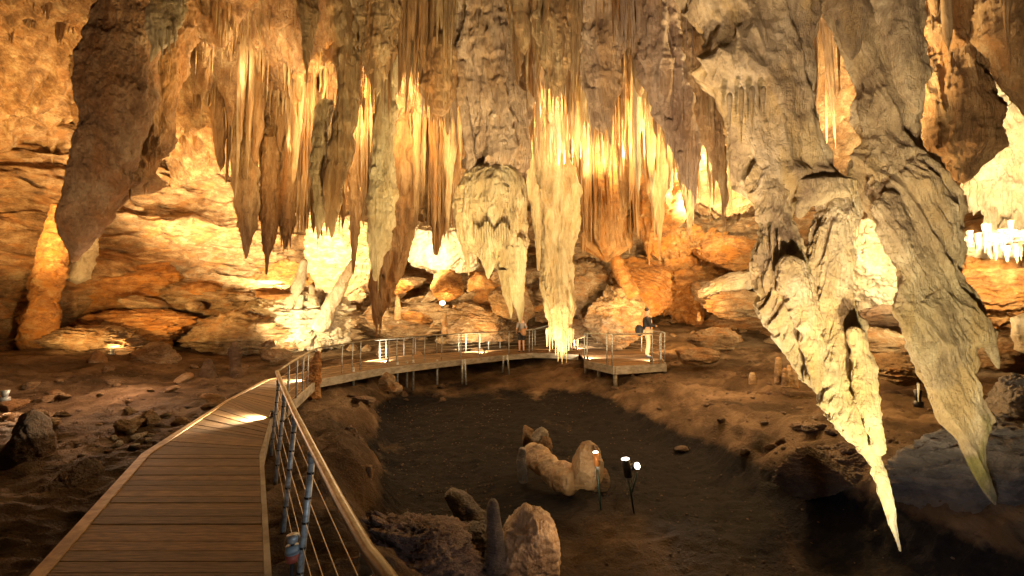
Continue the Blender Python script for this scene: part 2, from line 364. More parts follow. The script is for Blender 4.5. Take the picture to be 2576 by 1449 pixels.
# the two giants on the right
H2 = [
 loft_np([(-120, 1687, 2081), (0, 1729, 2051), (90, 1777, 2026), (150, 1759, 2031), (180, 1751, 2037), (205, 1772, 2035), (235, 1807, 2037), (300, 1822, 2047), (370, 1845, 2063), (420, 1859, 2069), (450, 1869, 2101), (480, 1892, 2081), (510, 1907, 2001), (560, 1922, 1981)], 5.0, .62, 300, 300, 1, .19, .17, .013, lipa=.04, shear=.25, lk=2.4, wob=.05, lz=.45),
 loft_np([(425, 1907, 2111), (450, 1967, 2129), (475, 2047, 2147), (500, 2063, 2157), (530, 2059, 2157), (570, 2031, 2157), (610, 2025, 2143), (700, 2033, 2141), (780, 2041, 2153), (860, 2037, 2171), (930, 2029, 2183), (960, 2037, 2187), (985, 2067, 2191), (1015, 2063, 2197), (1050, 2085, 2206), (1100, 2125, 2215), (1150, 2172, 2219), (1175, 2188, 2232), (1190, 2184, 2234), (1220, 2200, 2240), (1280, 2222, 2250), (1330, 2240, 2260), (1370, 2254, 2266), (1386, 2262, 2268)], 4.85, .62, 260, 460, 2, .19, .17, .013, D2=4.35, lipa=.03, shear=-.3, lk=2.4, wob=.05, lz=.45, taper=True),
 loft_np([(400, 1857, 1981), (470, 1879, 1991), (520, 1897, 1989), (560, 1907, 1997), (590, 1915, 2011), (620, 1903, 2023), (680, 1887, 2033), (705, 1883, 2037), (770, 1905, 2041), (820, 1932, 2046), (870, 1967, 2049), (910, 1995, 2041), (935, 2004, 2030), (950, 2012, 2020)], 4.9, .6, 220, 300, 3, .19, .17, .013, D2=4.7, lipa=.03, shear=-.4, lk=2.4, wob=.05, lz=.45, taper=True),
 loft_np([(640, 1947, 2021), (700, 1952, 2041), (800, 1992, 2061), (880, 2019, 2066), (930, 2030, 2070), (975, 2046, 2062), (990, 2052, 2058)], 4.5, .6, 100, 200, 4, .15, .15, .016, taper=True, shear=-.5),
 loft_np([(820, 2120, 2175), (880, 2140, 2186), (920, 2142, 2198), (1000, 2150, 2206), (1080, 2178, 2222), (1140, 2196, 2228)], 4.32, .6, 90, 180, 5, .12, .16, .014, taper=True),
 loft_np([(445, 2007, 2141), (470, 2007, 2151), (495, 2013, 2155), (520, 2000, 2040), (545, 2004, 2020)], 4.75, .4, 140, 70, 205, .12, .16, .02, taper=True),
]
for k, (a, b_, c, d_) in enumerate([(1835, 250, 16, 90), (1865, 240, 14, 120), (1892, 235, 18, 100), (1920, 230, 14, 70), (2072, 415, 12, 40), (2086, 418, 10, 34), (2062, 418, 9, 26), (1925, 600, 12, 50), (1943, 596, 10, 62), (1960, 600, 9, 44), (2160, 530, 9, 60), (2152, 540, 8, 80)]):
    H2.append(drip(a, b_, 4.6 if a < 2000 else 4.9, c, d_, k))
make_loft('giant_stalactite', H2, M['hero'], 'huge pale twisted stalactite pierced by a hole, its greenish tip reaching lowest of all', 'stalactite')
H3 = [
 loft_np([(-120, 2039, 2322), (0, 2069, 2294), (80, 2085, 2298), (150, 2121, 2304), (220, 2147, 2310), (265, 2135, 2317), (300, 2143, 2318), (340, 2173, 2318), (370, 2159, 2320), (400, 2145, 2337), (450, 2137, 2362), (480, 2149, 2372), (540, 2199, 2387), (580, 2219, 2392)], 5.6, .6, 280, 300, 6, .19, .17, .013, lipa=.04, shear=.35, lk=2.4, wob=.05, lz=.45),
 loft_np([(370, 2199, 2337), (395, 2209, 2378), (450, 2189, 2379), (490, 2187, 2382), (540, 2199, 2394), (600, 2231, 2404), (650, 2251, 2419), (724, 2293, 2441), (760, 2275, 2456), (779, 2277, 2466), (830, 2285, 2478), (862, 2285, 2476), (876, 2288, 2444), (944, 2326, 2454), (1004, 2354, 2464), (1050, 2373, 2482), (1075, 2387, 2478), (1109, 2411, 2474), (1164, 2436, 2480), (1219, 2462, 2497), (1258, 2490, 2506), (1268, 2498, 2507)], 5.45, .58, 280, 520, 206, .19, .17, .013, D2=5.1, lipa=.03, shear=.45, lk=2.4, wob=.05, lz=.45, taper=True),
 loft_np([(480, 2189, 2282), (560, 2204, 2292), (640, 2234, 2312), (700, 2271, 2337), (760, 2261, 2342), (800, 2265, 2347), (880, 2285, 2362), (950, 2325, 2387), (1010, 2350, 2405), (1060, 2385, 2420)], 5.2, .42, 140, 300, 7, .15, .14, .018, shear=.5, taper=True),
 loft_np([(820, 2440, 2500), (850, 2468, 2503), (885, 2484, 2508), (910, 2497, 2514), (926, 2508, 2514)], 5.2, .7, 50, 80, 8, .1, .1, .006, taper=True),
 loft_np([(-120, 2069, 2192), (20, 2089, 2182), (90, 2119, 2172), (130, 2130, 2160), (150, 2138, 2146)], 5.0, .7, 60, 90, 9, .12, .12, .01),
 loft_np([(-120, 2189, 2322), (40, 2209, 2302), (110, 2239, 2310), (170, 2249, 2314), (230, 2262, 2320), (280, 2290, 2318)], 5.05, .7, 100, 120, 10, .1, .12, .012),
]
for k, (a, b_, c, d_) in enumerate([(2495, 850, 9, 40), (2310, 970, 8, 40)]): H3.append(drip(a, b_, 5.15, c, d_, k+30))
make_loft('giant_stalactite', H3, M['hero_b'], 'huge grey beige stalactite furthest right of the two giants, ending in a mossy olive tip', 'stalactite')
make_loft('rock_pendant', [loft_np([(-150, 2280, 2480), (0, 2300, 2452), (100, 2305, 2442), (200, 2320, 2455), (300, 2330, 2482), (350, 2338, 2496), (385, 2350, 2494), (420, 2385, 2462), (440, 2395, 2450), (452, 2405, 2440)], 7.6, .8, 200, 240, 11, .14, .16, .03, zflat=.3),
    drip(2445, 375, 7.4, 14, 30, 3), drip(2480, 370, 7.4, 14, 28, 4), drip(2410, 430, 7.5, 12, 30, 5)], M['stal_brown'], 'rough pitted brown rock pendant hanging between the mossy giant and the white-lit wall', 'rock pendant')
make_loft('rock_pendant', [loft_np([(-150, 2440, 2640), (20, 2455, 2640), (110, 2475, 2640), (170, 2510, 2640), (230, 2545, 2640), (262, 2570, 2630), (300, 2590, 2620)], 7.0, .8, 140, 160, 12, .14, .16, .03, zflat=.3)], M['stal_brown'], 'dark brown rock pendant in the top right corner above the white-lit wall', 'rock pendant')

# the giant on the left with its darker neighbour
make_loft('giant_stalactite', [loft_np([(-120, 259, 414), (0, 271, 389), (50, 259, 392), (120, 239, 390), (165, 219, 382), (230, 215, 386), (290, 217, 374), (325, 219, 356), (345, 197, 339), (400, 190, 326), (450, 181, 310), (500, 169, 286), (550, 159, 270), (590, 161, 244), (625, 171, 220), (645, 177, 199), (655, 176, 194)], 9.0, .85, 240, 340, 13, .06, .10, .03, lk=2.2, zflat=.3, wob=.04)] ,
    M['giant'], 'giant dark brown tapering stalactite leaning left under the left ceiling', 'stalactite')
make_loft('rock_pendant', [loft_np([(-60, 400, 500), (100, 395, 480), (200, 380, 450), (280, 365, 430), (330, 350, 428), (370, 335, 424), (400, 322, 388), (430, 315, 376), (455, 305, 396), (470, 298, 392), (490, 290, 330), (515, 286, 308), (527, 292, 298)], 10.3, .8, 140, 200, 14, .14, .18, .04, zflat=.4)]
    +[drip(a, b_, 10.1, c, d_, k+50) for k, (a, b_, c, d_) in enumerate([(327, 470, 10, 38), (363, 465, 9, 26), (372, 465, 8, 20), (300, 490, 10, 34), (392, 385, 7, 28)])],
    M['stal_brown'], 'dark jagged rock pendant just behind and right of the left giant stalactite', 'rock pendant')
make_loft('flowstone_drape', [loft_np([(-80, 385, 480), (0, 384, 462), (50, 376, 452), (90, 378, 440), (120, 378, 412), (145, 376, 390), (155, 377, 383)], 7.6, .55, 90, 130, 15, .16, .15, .015),
    drip(408, 85, 7.5, 14, 62, 60), drip(425, 80, 7.5, 14, 55, 61), drip(440, 60, 7.5, 12, 60, 62), drip(395, 85, 7.5, 12, 58, 63)], M['stal_pale'], 'white drape of flowstone hanging beside the top of the left giant', 'flowstone')

# centre: the jellyfish-like formation and the long column
JC = [loft_np([(-60, 1110, 1310), (100, 1135, 1300), (200, 1150, 1310), (300, 1168, 1316), (380, 1178, 1316), (430, 1170, 1312), (470, 1165, 1312), (500, 1180, 1300)], 9.25, .6, 160, 220, 16, .22, .08, .02, fk=9),
 loft_np([(160, 1150, 1172), (250, 1152, 1176), (330, 1164, 1188), (400, 1172, 1200), (440, 1172, 1205)], 9.0, .9, 40, 100, 17, .1, .12, .012)]
make_loft('stalactite_curtain', JC, M['stal_pink'], 'fluted pinkish stalactite curtain directly above the jellyfish-shaped formation', 'stalactite')
JL = [loft_np([(405, 1200, 1290), (425, 1180, 1304), (445, 1162, 1312), (470, 1150, 1320), (510, 1146, 1323), (560, 1146, 1322), (600, 1152, 1320), (630, 1170, 1318), (650, 1200, 1300)], 9.15, .62, 180, 150, 18, .10, .06, .012, fk=10, taper=True, lipa=.05, wob=.05),
 loft_np([(470, 1146, 1200), (540, 1145, 1190), (600, 1152, 1182), (650, 1168, 1182), (692, 1178, 1181)], 9.0, .7, 50, 110, 19, .12, .08, .01),
 loft_np([(455, 1205, 1275), (480, 1190, 1288), (520, 1190, 1288), (560, 1200, 1285), (600, 1205, 1278), (612, 1215, 1270)], 8.92, .6, 120, 110, 20, .22, .06, .012, fk=14, zflat=.05, taper=True, lipa=.05),
 loft_np([(590, 1205, 1255), (640, 1210, 1250), (670, 1217, 1243), (700, 1226, 1231)], 8.9, .7, 60, 90, 21, .2, .08, .01),
 loft_np([(600, 1256, 1322), (650, 1254, 1322), (700, 1260, 1322), (740, 1278, 1320), (780, 1296, 1318), (812, 1306, 1312)], 8.95, .6, 80, 150, 22, .12, .06, .008),
 loft_np([(680, 1255, 1280), (740, 1265, 1285), (780, 1280, 1290), (800, 1284, 1287)], 8.85, .6, 36, 80, 23, .12, .06, .006)]
for k in range(15):
    a = 1196+k*6.2; JL.append(drip(a, 575+10*math.sin(k), 8.62, 7, 45+35*random.random()-(12 if 5 < k < 10 else 0), 70+k))
make_loft('flowstone_drape', JL, M['stal_pale'], 'jellyfish-shaped cream flowstone with a domed cap and trailing pointed legs, centre', 'flowstone')
HC = [loft_np([(-60, 1287, 1415), (150, 1312, 1420), (300, 1325, 1423), (400, 1332, 1431), (430, 1339, 1443), (480, 1345, 1453), (540, 1347, 1453), (600, 1353, 1447), (660, 1357, 1442), (720, 1361, 1441), (780, 1369, 1441), (820, 1383, 1436), (850, 1395, 1433), (880, 1405, 1425), (902, 1415, 1417)], 14.3, .7, 180, 320, 24, .20, .08, .03, fk=8, wob=.08),
 loft_np([(150, 1300, 1325), (300, 1306, 1338), (420, 1312, 1345), (520, 1335, 1365), (600, 1345, 1362), (680, 1352, 1358)], 13.9, .5, 40, 140, 25, .15, .08, .02)]
for k, (a, l_) in enumerate([(1376, 40), (1383, 55), (1390, 45), (1398, 62), (1404, 78), (1410, 66), (1414, 84), (1420, 58), (1425, 80), (1431, 50), (1437, 42), (1441, 30)]):
    HC.append(drip(a, 832, 14.1+.3*random.random(), 9, l_, 90+k))
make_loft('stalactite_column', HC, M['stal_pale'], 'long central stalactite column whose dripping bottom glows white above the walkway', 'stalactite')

mids = [
 ('stalactite', [(255, 802, 838), (285, 796, 840), (310, 790, 832), (350, 783, 832), (420, 780, 828), (480, 786, 822), (540, 792, 818), (580, 796, 808), (600, 799, 803)], 9.6, 'stal_pale', 'pale stalactite with a rounded shoulder, left one of the close pair over the white gap', 26),
 ('stalactite', [(-60, 820, 900), (100, 838, 905), (200, 848, 905), (300, 838, 900), (380, 828, 886), (450, 818, 868), (510, 815, 860), (560, 824, 846), (597, 832, 837)], 9.2, 'stal', 'long rough stalactite, right one of the close pair over the white gap', 27),
 ('stalactite', [(130, 935, 1010), (255, 945, 998), (320, 940, 996), (400, 938, 990), (470, 930, 996), (540, 925, 993), (600, 926, 984), (650, 932, 966), (690, 936, 954), (705, 940, 948)], 9.4, 'stal_pale', 'thick craggy pale stalactite left of the brown curtain, lit along its right edge', 28),
 ('stalactite', [(250, 868, 920), (350, 872, 912), (450, 876, 908), (560, 880, 905), (640, 883, 897), (690, 887, 890)], 12.6, 'stal_brown', 'long dark brown spike between the pale pair and the craggy stalactite', 29),
 ('stalactite_curtain', [(250, 930, 1080), (400, 940, 1075), (500, 945, 1060), (600, 950, 1035), (680, 938, 1010), (740, 935, 985), (800, 938, 960), (818, 942, 950)], 13.4, 'stal_brown', 'tall orange brown curtain of dripstone behind the craggy pale stalactite', 30),
 ('stalactite_curtain', [(320, 1050, 1150), (420, 1050, 1140), (520, 1062, 1130), (580, 1085, 1115), (640, 1092, 1102)], 14.6, 'stal_brown', 'brown fluted curtain ending in one point left of the jellyfish formation', 31),
 ('stalactite', [(350, 590, 640), (460, 588, 648), (520, 594, 650), (570, 600, 642), (610, 608, 632), (650, 616, 622)], 13.0, 'stal', 'knobbly swollen stalactite, leftmost of three at the left end of the white gap', 32),
 ('stalactite', [(350, 660, 700), (460, 656, 700), (530, 655, 702), (590, 660, 692), (640, 664, 680), (690, 668, 672)], 13.3, 'stal_brown', 'longest and middle one of three brown stalactites at the left end of the white gap', 33),
 ('stalactite', [(350, 710, 745), (460, 702, 748), (520, 698, 742), (570, 702, 738), (610, 712, 724), (626, 716, 720)], 13.6, 'stal_brown', 'stubby brown stalactite, rightmost of three at the left end of the white gap', 34),
 ('flowstone_drape', [(-80, 1440, 1600), (60, 1452, 1575), (160, 1460, 1562), (240, 1472, 1552), (300, 1482, 1540), (325, 1500, 1530)], 8.6, 'stal_pink', 'bulging pinkish flowstone lobe at the top, right of the central column', 35),
 ('flowstone_drape', [(-80, 1560, 1720), (80, 1590, 1712), (150, 1598, 1725), (240, 1630, 1742), (320, 1672, 1758), (400, 1700, 1764), (450, 1716, 1756), (475, 1730, 1745)], 8.0, 'stal_pink', 'long pink flowstone drape slanting right next to the holed giant', 36),
 ('flowstone_drape', [(-80, 1330, 1470), (60, 1345, 1450), (140, 1352, 1438), (210, 1372, 1420), (240, 1390, 1405)], 8.2, 'stal', 'blunt tan flowstone lobe at the top above the central column', 37),
 ('flowstone_drape', [(-80, 1700, 1790), (100, 1720, 1790), (200, 1738, 1800), (300, 1760, 1818), (420, 1790, 1830), (500, 1815, 1832), (520, 1822, 1828)], 7.4, 'stal', 'narrow orange-edged drape touching the left side of the holed giant', 38),
 ('stalactite', [(100, 1570, 1700), (300, 1600, 1680), (450, 1625, 1680), (540, 1640, 1672), (600, 1655, 1665), (618, 1659, 1662)], 11.5, 'stal', 'long smooth tapering spike right of the dark recess', 39),
 ('stalactite', [(100, 1660, 1770), (350, 1690, 1760), (450, 1710, 1750), (540, 1725, 1745), (590, 1732, 1738)], 11.0, 'stal', 'slender tan spike hanging over the orange rubble mound', 40),
 ('stalactite_curtain', [(330, 1440, 1610), (410, 1446, 1600), (480, 1450, 1600), (560, 1455, 1600), (600, 1460, 1590), (625, 1470, 1580)], 18.5, 'stal_brown', 'wide dark brown curtain hanging far behind, right of the central column', 41),
 ('stalactite_curtain', [(430, 1590, 1760), (520, 1600, 1720), (580, 1610, 1700), (625, 1625, 1680), (640, 1640, 1665)], 17.5, 'rock_orange', 'orange fluted curtain far behind the long smooth spike', 42),
 ('flowstone_drape', [(-80, 1000, 1140), (60, 1030, 1140), (160, 1050, 1150), (230, 1066, 1148), (280, 1085, 1130)], 9.0, 'stal_brown', 'dark ribbed drape at the top, left of the fluted pinkish curtain', 43),
 ('stalactite', [(-60, 740, 800), (40, 755, 800), (110, 758, 786), (160, 765, 775), (175, 768, 771)], 8.0, 'stal', 'lone drooping stalactite with a lit rim at the top left of centre', 44),
 ('flowstone_drape', [(-60, 880, 1010), (60, 890, 1000), (140, 905, 990), (200, 930, 965), (240, 940, 950)], 8.4, 'stal', 'ragged tan drape at the top above the craggy pale stalactite', 45),
]
for nm, rows, D, mt, lab, sd in mids:
    parts = [loft_np(rows, D, .75, 110, 170, sd, .20 if 'curtain' in nm or 'drape' in nm else .13, .14, .022*D/9, fk=9 if 'curtain' in nm else 6)]
    # satellites hang along the lower edges
    R_ = np.array(rows, float)
    for k in range(12 if ('curtain' in nm or 'drape' in nm) else 6):
        i = random.randint(len(rows)//2, len(rows)-2); py, a, b_ = rows[i]; fx = random.uniform(.05, .95)
        wpx = min(b_-a, 60)*random.uniform(.16, .3)
        parts.append(drip(a+(b_-a)*fx, py-10, D-.25*(b_-a)*D/F*random.uniform(.2, 1), wpx+2, random.uniform(30, 85)*9/D+10, 200+sd*7+k))
    cat = 'flowstone' if nm == 'flowstone_drape' else 'stalactite'
    make_loft(nm, parts, M[mt], lab, cat)

# ------------------------------------------------------------------ the many stalactites
def cone_np(cx, cy, ln, r, seed, nth=18, nz=46, lean=0.0, ex=.75):
    t = np.linspace(0, 1, nz)[:, None]; th = np.linspace(0, 2*np.pi, nth, endpoint=False)[None, :]
    so = seed*7.3
    prof = r*((1-t)**ex*.8+.2*(1-t)**3)*(1+.42*fbm(t*5+so, 0*t, 0*t, 4, .6))+.035*r
    prof = prof*(1-smooth(.96, 1.0, t)*.7)
    x = np.cos(th); y = np.sin(th)
    m = 1+.34*ridged(x*1.5+so, y*1.5, t*2.2+0*x, 3)+.24*fbm(x*2+so, y*2, t*14+0*x, 4)
    X_ = cx+x*prof*m+lean*t+.35*r*fbm(t*3+so, 0*t, 0*t+2, 2); Y_ = cy+y*prof*m+.35*r*fbm(t*3, 0*t+so, 0*t, 2)
    Z_ = -ln*t+0*x
    v = np.stack([X_+0*x, Y_+0*x, Z_], -1).reshape(-1, 3)
    q_ = grid_quads(nz, nth, True)[:, ::-1]
    base = (nz-1)*nth; a = np.arange(nth)
    v = np.concatenate([v, [[v[base:, 0].mean(), v[base:, 1].mean(), -ln-.01]]])
    return v, q_, np.stack([base+a, base+(a+1) % nth, np.full(nth, base+nth)], -1)[:, ::-1]
VAR_S = []; VAR_C = []
for k in range(9):
    parts = [cone_np(0, 0, 1, 1, k, 26, 110, ex=(.75, .45, 1.1)[k % 3])]
    for j in range(random.randint(0, 3)):
        an = random.uniform(0, 6.28); parts.append(cone_np(.5*math.cos(an), .5*math.sin(an), random.uniform(.5, .85), random.uniform(.25, .5), k*9+j))
    VAR_S.append(join_np(parts))
for k in range(9):
    parts = []
    n = random.randint(6, 10)
    for j in range(n):
        u = -1+2*(j+.5)/n+random.uniform(-.06, .06)
        parts.append(cone_np(u*.85, .3*math.sin(u*4+k)+random.uniform(-.1, .1), random.uniform(.55, 1) if j != n//2 else 1, random.uniform(.20, .42), 100+k*11+j, 16, 70, ex=random.choice([.45, .7, 1.0])))
    VAR_C.append(join_np(parts))
MESHES = {}
def var_mesh(kind, i, mt):
    key = (kind, i, mt)
    if key not in MESHES:
        v, q_, t_ = (VAR_S if kind == 's' else VAR_C)[i]
        me = mesh_np('stalactite', v, q_, t_); me.materials.append(M[mt]); MESHES[key] = me
    return MESHES[key]
ORD = 'first second third fourth fifth sixth seventh eighth ninth tenth eleventh twelfth thirteenth fourteenth fifteenth sixteenth seventeenth eighteenth nineteenth twentieth twenty-first twenty-second twenty-third twenty-fourth twenty-fifth twenty-sixth twenty-seventh twenty-eighth twenty-ninth thirtieth thirty-first thirty-second thirty-third thirty-fourth thirty-fifth thirty-sixth thirty-seventh thirty-eighth thirty-ninth fortieth'.split()
# name of fringe, px0, px1, tip lo, tip hi, D0, D1, n, w0, w1, materials, share of curtains
FR = [
 ('the brown fringe left of the jellyfish formation', 965, 1145, 490, 640, 12.8, 15.0, 24, 14, 30, ['stal_brown', 'stal_brown', 'stal'], .55),
 ('the fringe above the left white gap', 745, 850, 545, 615, 13.5, 16, 12, 9, 20, ['stal_brown', 'stal'], .5),
 ('the row behind the pale pair', 830, 960, 430, 600, 12, 14.5, 15, 12, 28, ['stal_brown', 'stal'], .45),
 ('the group above the three swollen stalactites', 545, 780, 380, 545, 12, 14.5, 16, 14, 34, ['stal_brown', 'stal'], .5),
 ('the upper row left of the pinkish curtain', 880, 1140, 130, 330, 8.3, 10.5, 24, 14, 36, ['stal_brown', 'stal', 'stal_brown'], .5),
 ('the ribbed bank beside the jellyfish formation', 1060, 1330, 240, 420, 9.6, 11.5, 20, 22, 46, ['stal_pink', 'stal_brown', 'stal'], .5),
 ('the row over the central column', 1310, 1460, 180, 420, 9.5, 12.5, 16, 16, 36, ['stal', 'stal_brown', 'stal_pink'], .4),
 ('the back-lit row by the central column', 1440, 1620, 300, 470, 9.8, 12.5, 24, 12, 30, ['stal', 'stal_pale', 'stal_brown'], .45),
 ('the long fringe of the dark recess', 1440, 1640, 540, 628, 16.5, 19, 22, 12, 26, ['stal_brown', 'rock_orange'], .7),
 ('the long row beside the holed giant', 1600, 1745, 320, 500, 8.8, 12, 20, 14, 32, ['stal', 'stal_pale', 'stal_brown'], .4),
 ('the thin row over the orange mound', 1640, 1850, 420, 560, 11, 14, 16, 8, 18, ['stal', 'stal_pale'], .3),
 ('the top row right of centre', 1290, 1780, 60, 260, 7.2, 9.2, 28, 24, 60, ['stal_pink', 'stal', 'stal_brown'], .6),
 ('the white comb at far right', 2440, 2570, 618, 664, 9.7, 10.0, 14, 9, 16, ['rock_pale'], .1),
 ('the cleft between the two right giants', 2040, 2135, 190, 370, 6.6, 8.5, 7, 16, 34, ['stal', 'stal_brown'], .4),
 ('the top right corner', 2330, 2570, 20, 200, 6.2, 8, 10, 20, 44, ['stal_brown', 'stal'], .5),
]
cnt = 0
for (desc, x0, x1, t0, t1, D0, D1, n, w0, w1, mts, cs_) in FR:
    items = []
    for i in range(n):
        px = x0+(x1-x0)*(i+.5+random.uniform(-.45, .45))/n; D = random.uniform(D0, D1)
        items.append([px, random.uniform(t0, t1), D, random.uniform(w0, w1)])
    items.sort(key=lambda a: a[0])
    for i, (px, ty, D, wpx) in enumerate(items):
        tip = P(px, ty, D)
        if 'white comb' in desc: top = tip.z+random.uniform(.35, .6)
        else: top = float(ceil_z(tip.x, D))+.25
        ln = max(.3, top-tip.z)
        cur = random.random() < cs_
        r = wpx*D/F/2
        if cur: r *= 1.9
        mt = random.choice(mts)
        o = link('stalactite', var_mesh('c' if cur else 's', random.randrange(9), mt), None, None, (tip.x, D, top))
        o.scale = (r*(1 if cur else min(1.6, .8+.2*ln)), r*(.9 if cur else min(1.6, .8+.2*ln)), ln)
        o.rotation_euler = (random.uniform(-.02, .02), random.uniform(-.03, .03), random.uniform(-.5, .5)+(math.pi if random.random() < .5 else 0) if cur else random.uniform(0, 6.28))
        col = {'stal': 'tan', 'stal_brown': 'brown', 'stal_pink': 'pinkish', 'stal_pale': 'cream', 'rock_orange': 'orange', 'rock_pale': 'white'}[mt]
        tag(o, f"{'ragged' if cur else 'pointed'} {col} stalactite, {ORD[i]} from the left in {desc}", 'stalactite', 'stalactites in '+desc)
        cnt += 1
def straws():
    rg = np.random.default_rng(12); parts = []
    base = [cone_np(0, 0, 1, 1, 500+k, 9, 16) for k in range(8)]
    for (x0, x1, y0, y1, n, l0, l1, r0, r1) in [(-9.5, 0, 10.5, 16.5, 1500, .15, 1.1, .015, .05), (-1.5, 5.5, 7.5, 13, 650, .5, 2.4, .025, .06), (-14, -6, 9, 22, 520, .1, .5, .015, .04), (1.5, 7, 12, 19, 420, .6, 2.4, .03, .07), (4, 11, 6, 12, 160, .2, 1.0, .02, .05), (-9, -1, 17, 22, 200, .2, .8, .02, .06)]:
        x = rg.uniform(x0, x1, n); y = rg.uniform(y0, y1, n)
        # they gather along ribs of the roof
        keep = ridged(x*.8, y*.8, 0*x, 2)+rg.uniform(-.5, .5, n) > .1; x = x[keep]; y = y[keep]
        z = ceil_z(x, y)+.06
        for k in range(len(x)):
            v, q_, t_ = base[rg.integers(8)]; r = rg.uniform(r0, r1); ln = l0+(l1-l0)*rg.random()**2
            parts.append((v*np.array([r, r, ln])+np.array([x[k], y[k], z[k]]), q_, t_))
    v, q_, t_ = join_np(parts)
    return mesh_np('soda_straws', v, q_, t_)
tag(link('soda_straws', straws(), M['stal']), 'countless thin soda straw stalactites covering the roof between the big formations', 'soda straws', None, 'stuff')
# short drips dotted over the open ceiling on the left
items = []
for i in range(34):
    D = random.uniform(10, 19); px = random.uniform(420, 900) if i % 4 else random.uniform(30, 420)
    items.append((px, D))
items.sort()
for i, (px, D) in enumerate(items):
    x = D*(px-1288)/F; top = float(ceil_z(x, D))+.08
    mt = random.choice(['stal', 'stal_brown'])
    o = link('stalactite', var_mesh('s' if i % 2 else 'c', random.randrange(9), mt), None, None, (x, D, top))
    r = random.uniform(.07, .16); o.scale = (r, r, random.uniform(.4, 1.1)); o.rotation_euler.z = random.uniform(0, 6)
    tag(o, f"short {'tan' if mt == 'stal' else 'brown'} stalactite, {ORD[i]} from the left on the bare left ceiling", 'stalactite', 'short stalactites dotted over the left ceiling')

# ------------------------------------------------------------------ rocks
def rock_np(sx, sy, sz, seed, nu=96, nv=64, cuts=10, strata=.05, rough=.08, tilt=None):
    r = np.random.default_rng(seed)
    th = np.linspace(0, 2*np.pi, nu, endpoint=False)[None, :]; ph = np.linspace(0, np.pi, nv)[:, None]
    x = np.sin(ph)*np.cos(th); y = np.sin(ph)*np.sin(th); z = np.cos(ph)+0*th
    d = np.stack([x, y, z], -1)
    rad = np.ones(x.shape)*1.12
    for k in range(cuts):
        nn = r.normal(size=3); nn /= np.linalg.norm(nn); off = r.uniform(.68, .98)
        dt = d@nn; rad = np.where(dt > .05, np.minimum(rad, off/np.maximum(dt, .05)), rad)
    for _ in range(2):
        rad = .5*rad+.125*(np.roll(rad, 1, 1)+np.roll(rad, -1, 1))+.125*(np.vstack([rad[:1], rad[:-1]])+np.vstack([rad[1:], rad[-1:]]))
    so = seed*3.1
    X_, Y_, Z_ = x*rad, y*rad, z*rad
    a = fbm(X_*1.2+so, Y_*1.2, Z_*1.2, 3); lay = Z_*4+1.5*a; lay = lay*1.4
    fr = lay-np.floor(lay)
    rad = rad*(1+.16*a+strata*(smooth(0, .25, fr)-smooth(.5, 1, fr)*.6)+rough*1.5*(ridged(X_*2.5+so, Y_*2.5, Z_*4, 4)-.3)+rough*1.1*fbm(X_*7+so, Y_*7, Z_*10, 5, .7)+rough*.5*ridged(X_*13+so, Y_*13, Z_*18, 3))
    rad[0, :] = rad[0, :].mean(); rad[-1, :] = rad[-1, :].mean()
    v = np.stack([x*rad*sx, y*rad*sy, z*rad*sz], -1).reshape(-1, 3)
    return v, grid_quads(nv, nu, True)[:, ::-1], np.zeros((0, 3), int)
def rock(x0, x1, y0, y1, D, mt, label, seed, cat='boulder', name='boulder', dep=.8, roll=0, yaw=0, pit=0, cuts=10, strata=.05, rough=.08, group=None, res=(96, 64)):
    a = P(x0, (y0+y1)/2, D); b_ = P(x1, (y0+y1)/2, D); t = P((x0+x1)/2, y0, D); bo = P((x0+x1)/2, y1, D)
    sx = (b_.x-a.x)/2; sz = (t.z-bo.z)/2; sy = dep*(sx+sz)/2
    v, q_, t_ = rock_np(sx, sy, sz, seed, res[0], res[1], cuts, strata, rough)
    o = link(name, mesh_np(name, v, q_), M[mt], None, ((a.x+b_.x)/2, D+sy*.3, (t.z+bo.z)/2))
    o.rotation_euler = (pit, roll, yaw)
    return tag(o, label, cat, group)

B = (230, 150)
rock(225, 640, 560, 700, 23.5, 'rock', 'long pale rock ledge under the bright strip of ceiling on the left', 1, dep=.6, roll=.08, res=B, strata=.07)
rock(120, 440, 660, 815, 19.5, 'rock_orange', 'big orange-stained boulder on the left rock pile', 2, dep=.8, res=B)
rock(-80, 110, 610, 740, 19, 'rock', 'grey overhanging slab at the left edge of the picture', 3, dep=.9, res=B)
rock(-60, 60, 760, 900, 17, 'rock', 'layered rocks at the left edge below the dark hole', 4, dep=.9)
rock(200, 470, 790, 880, 18, 'rock_orange', 'low yellow-lit ledge beneath the orange-stained boulder', 5, dep=.8, res=B, strata=.08)
rock(400, 700, 690, 810, 20.5, 'rock', 'shadowy broken rock shelf left of the glowing mound', 6, dep=.8, res=B, strata=.08)
rock(430, 720, 790, 905, 18.6, 'rock', 'pale slope of rough rock left of the glowing mound', 7, dep=.9, res=B)
rock(110, 330, 830, 905, 16.5, 'rock', 'low dark-topped rock shelf behind the stony ground', 8, dep=.9, res=B)
rock(330, 428, 870, 950, 15.5, 'rock', 'chunky pale boulder at the foot of the left rock pile', 9)
rock(-40, 260, 690, 860, 20.5, 'rock', 'broken layered rock mass behind the left column', 10, dep=.7, res=B, strata=.09)
rock(560, 800, 660, 770, 24, 'rock_orange', 'rust-brown ledge inside the left white gap', 11, dep=.8, res=B)
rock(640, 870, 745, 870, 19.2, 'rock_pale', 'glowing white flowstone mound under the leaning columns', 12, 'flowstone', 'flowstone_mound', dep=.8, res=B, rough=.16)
rock(780, 960, 520, 740, 22.5, 'rock', 'huge smooth slab leaning right behind the pale pair', 13, roll=-.45, dep=.5, res=B, rough=.05)
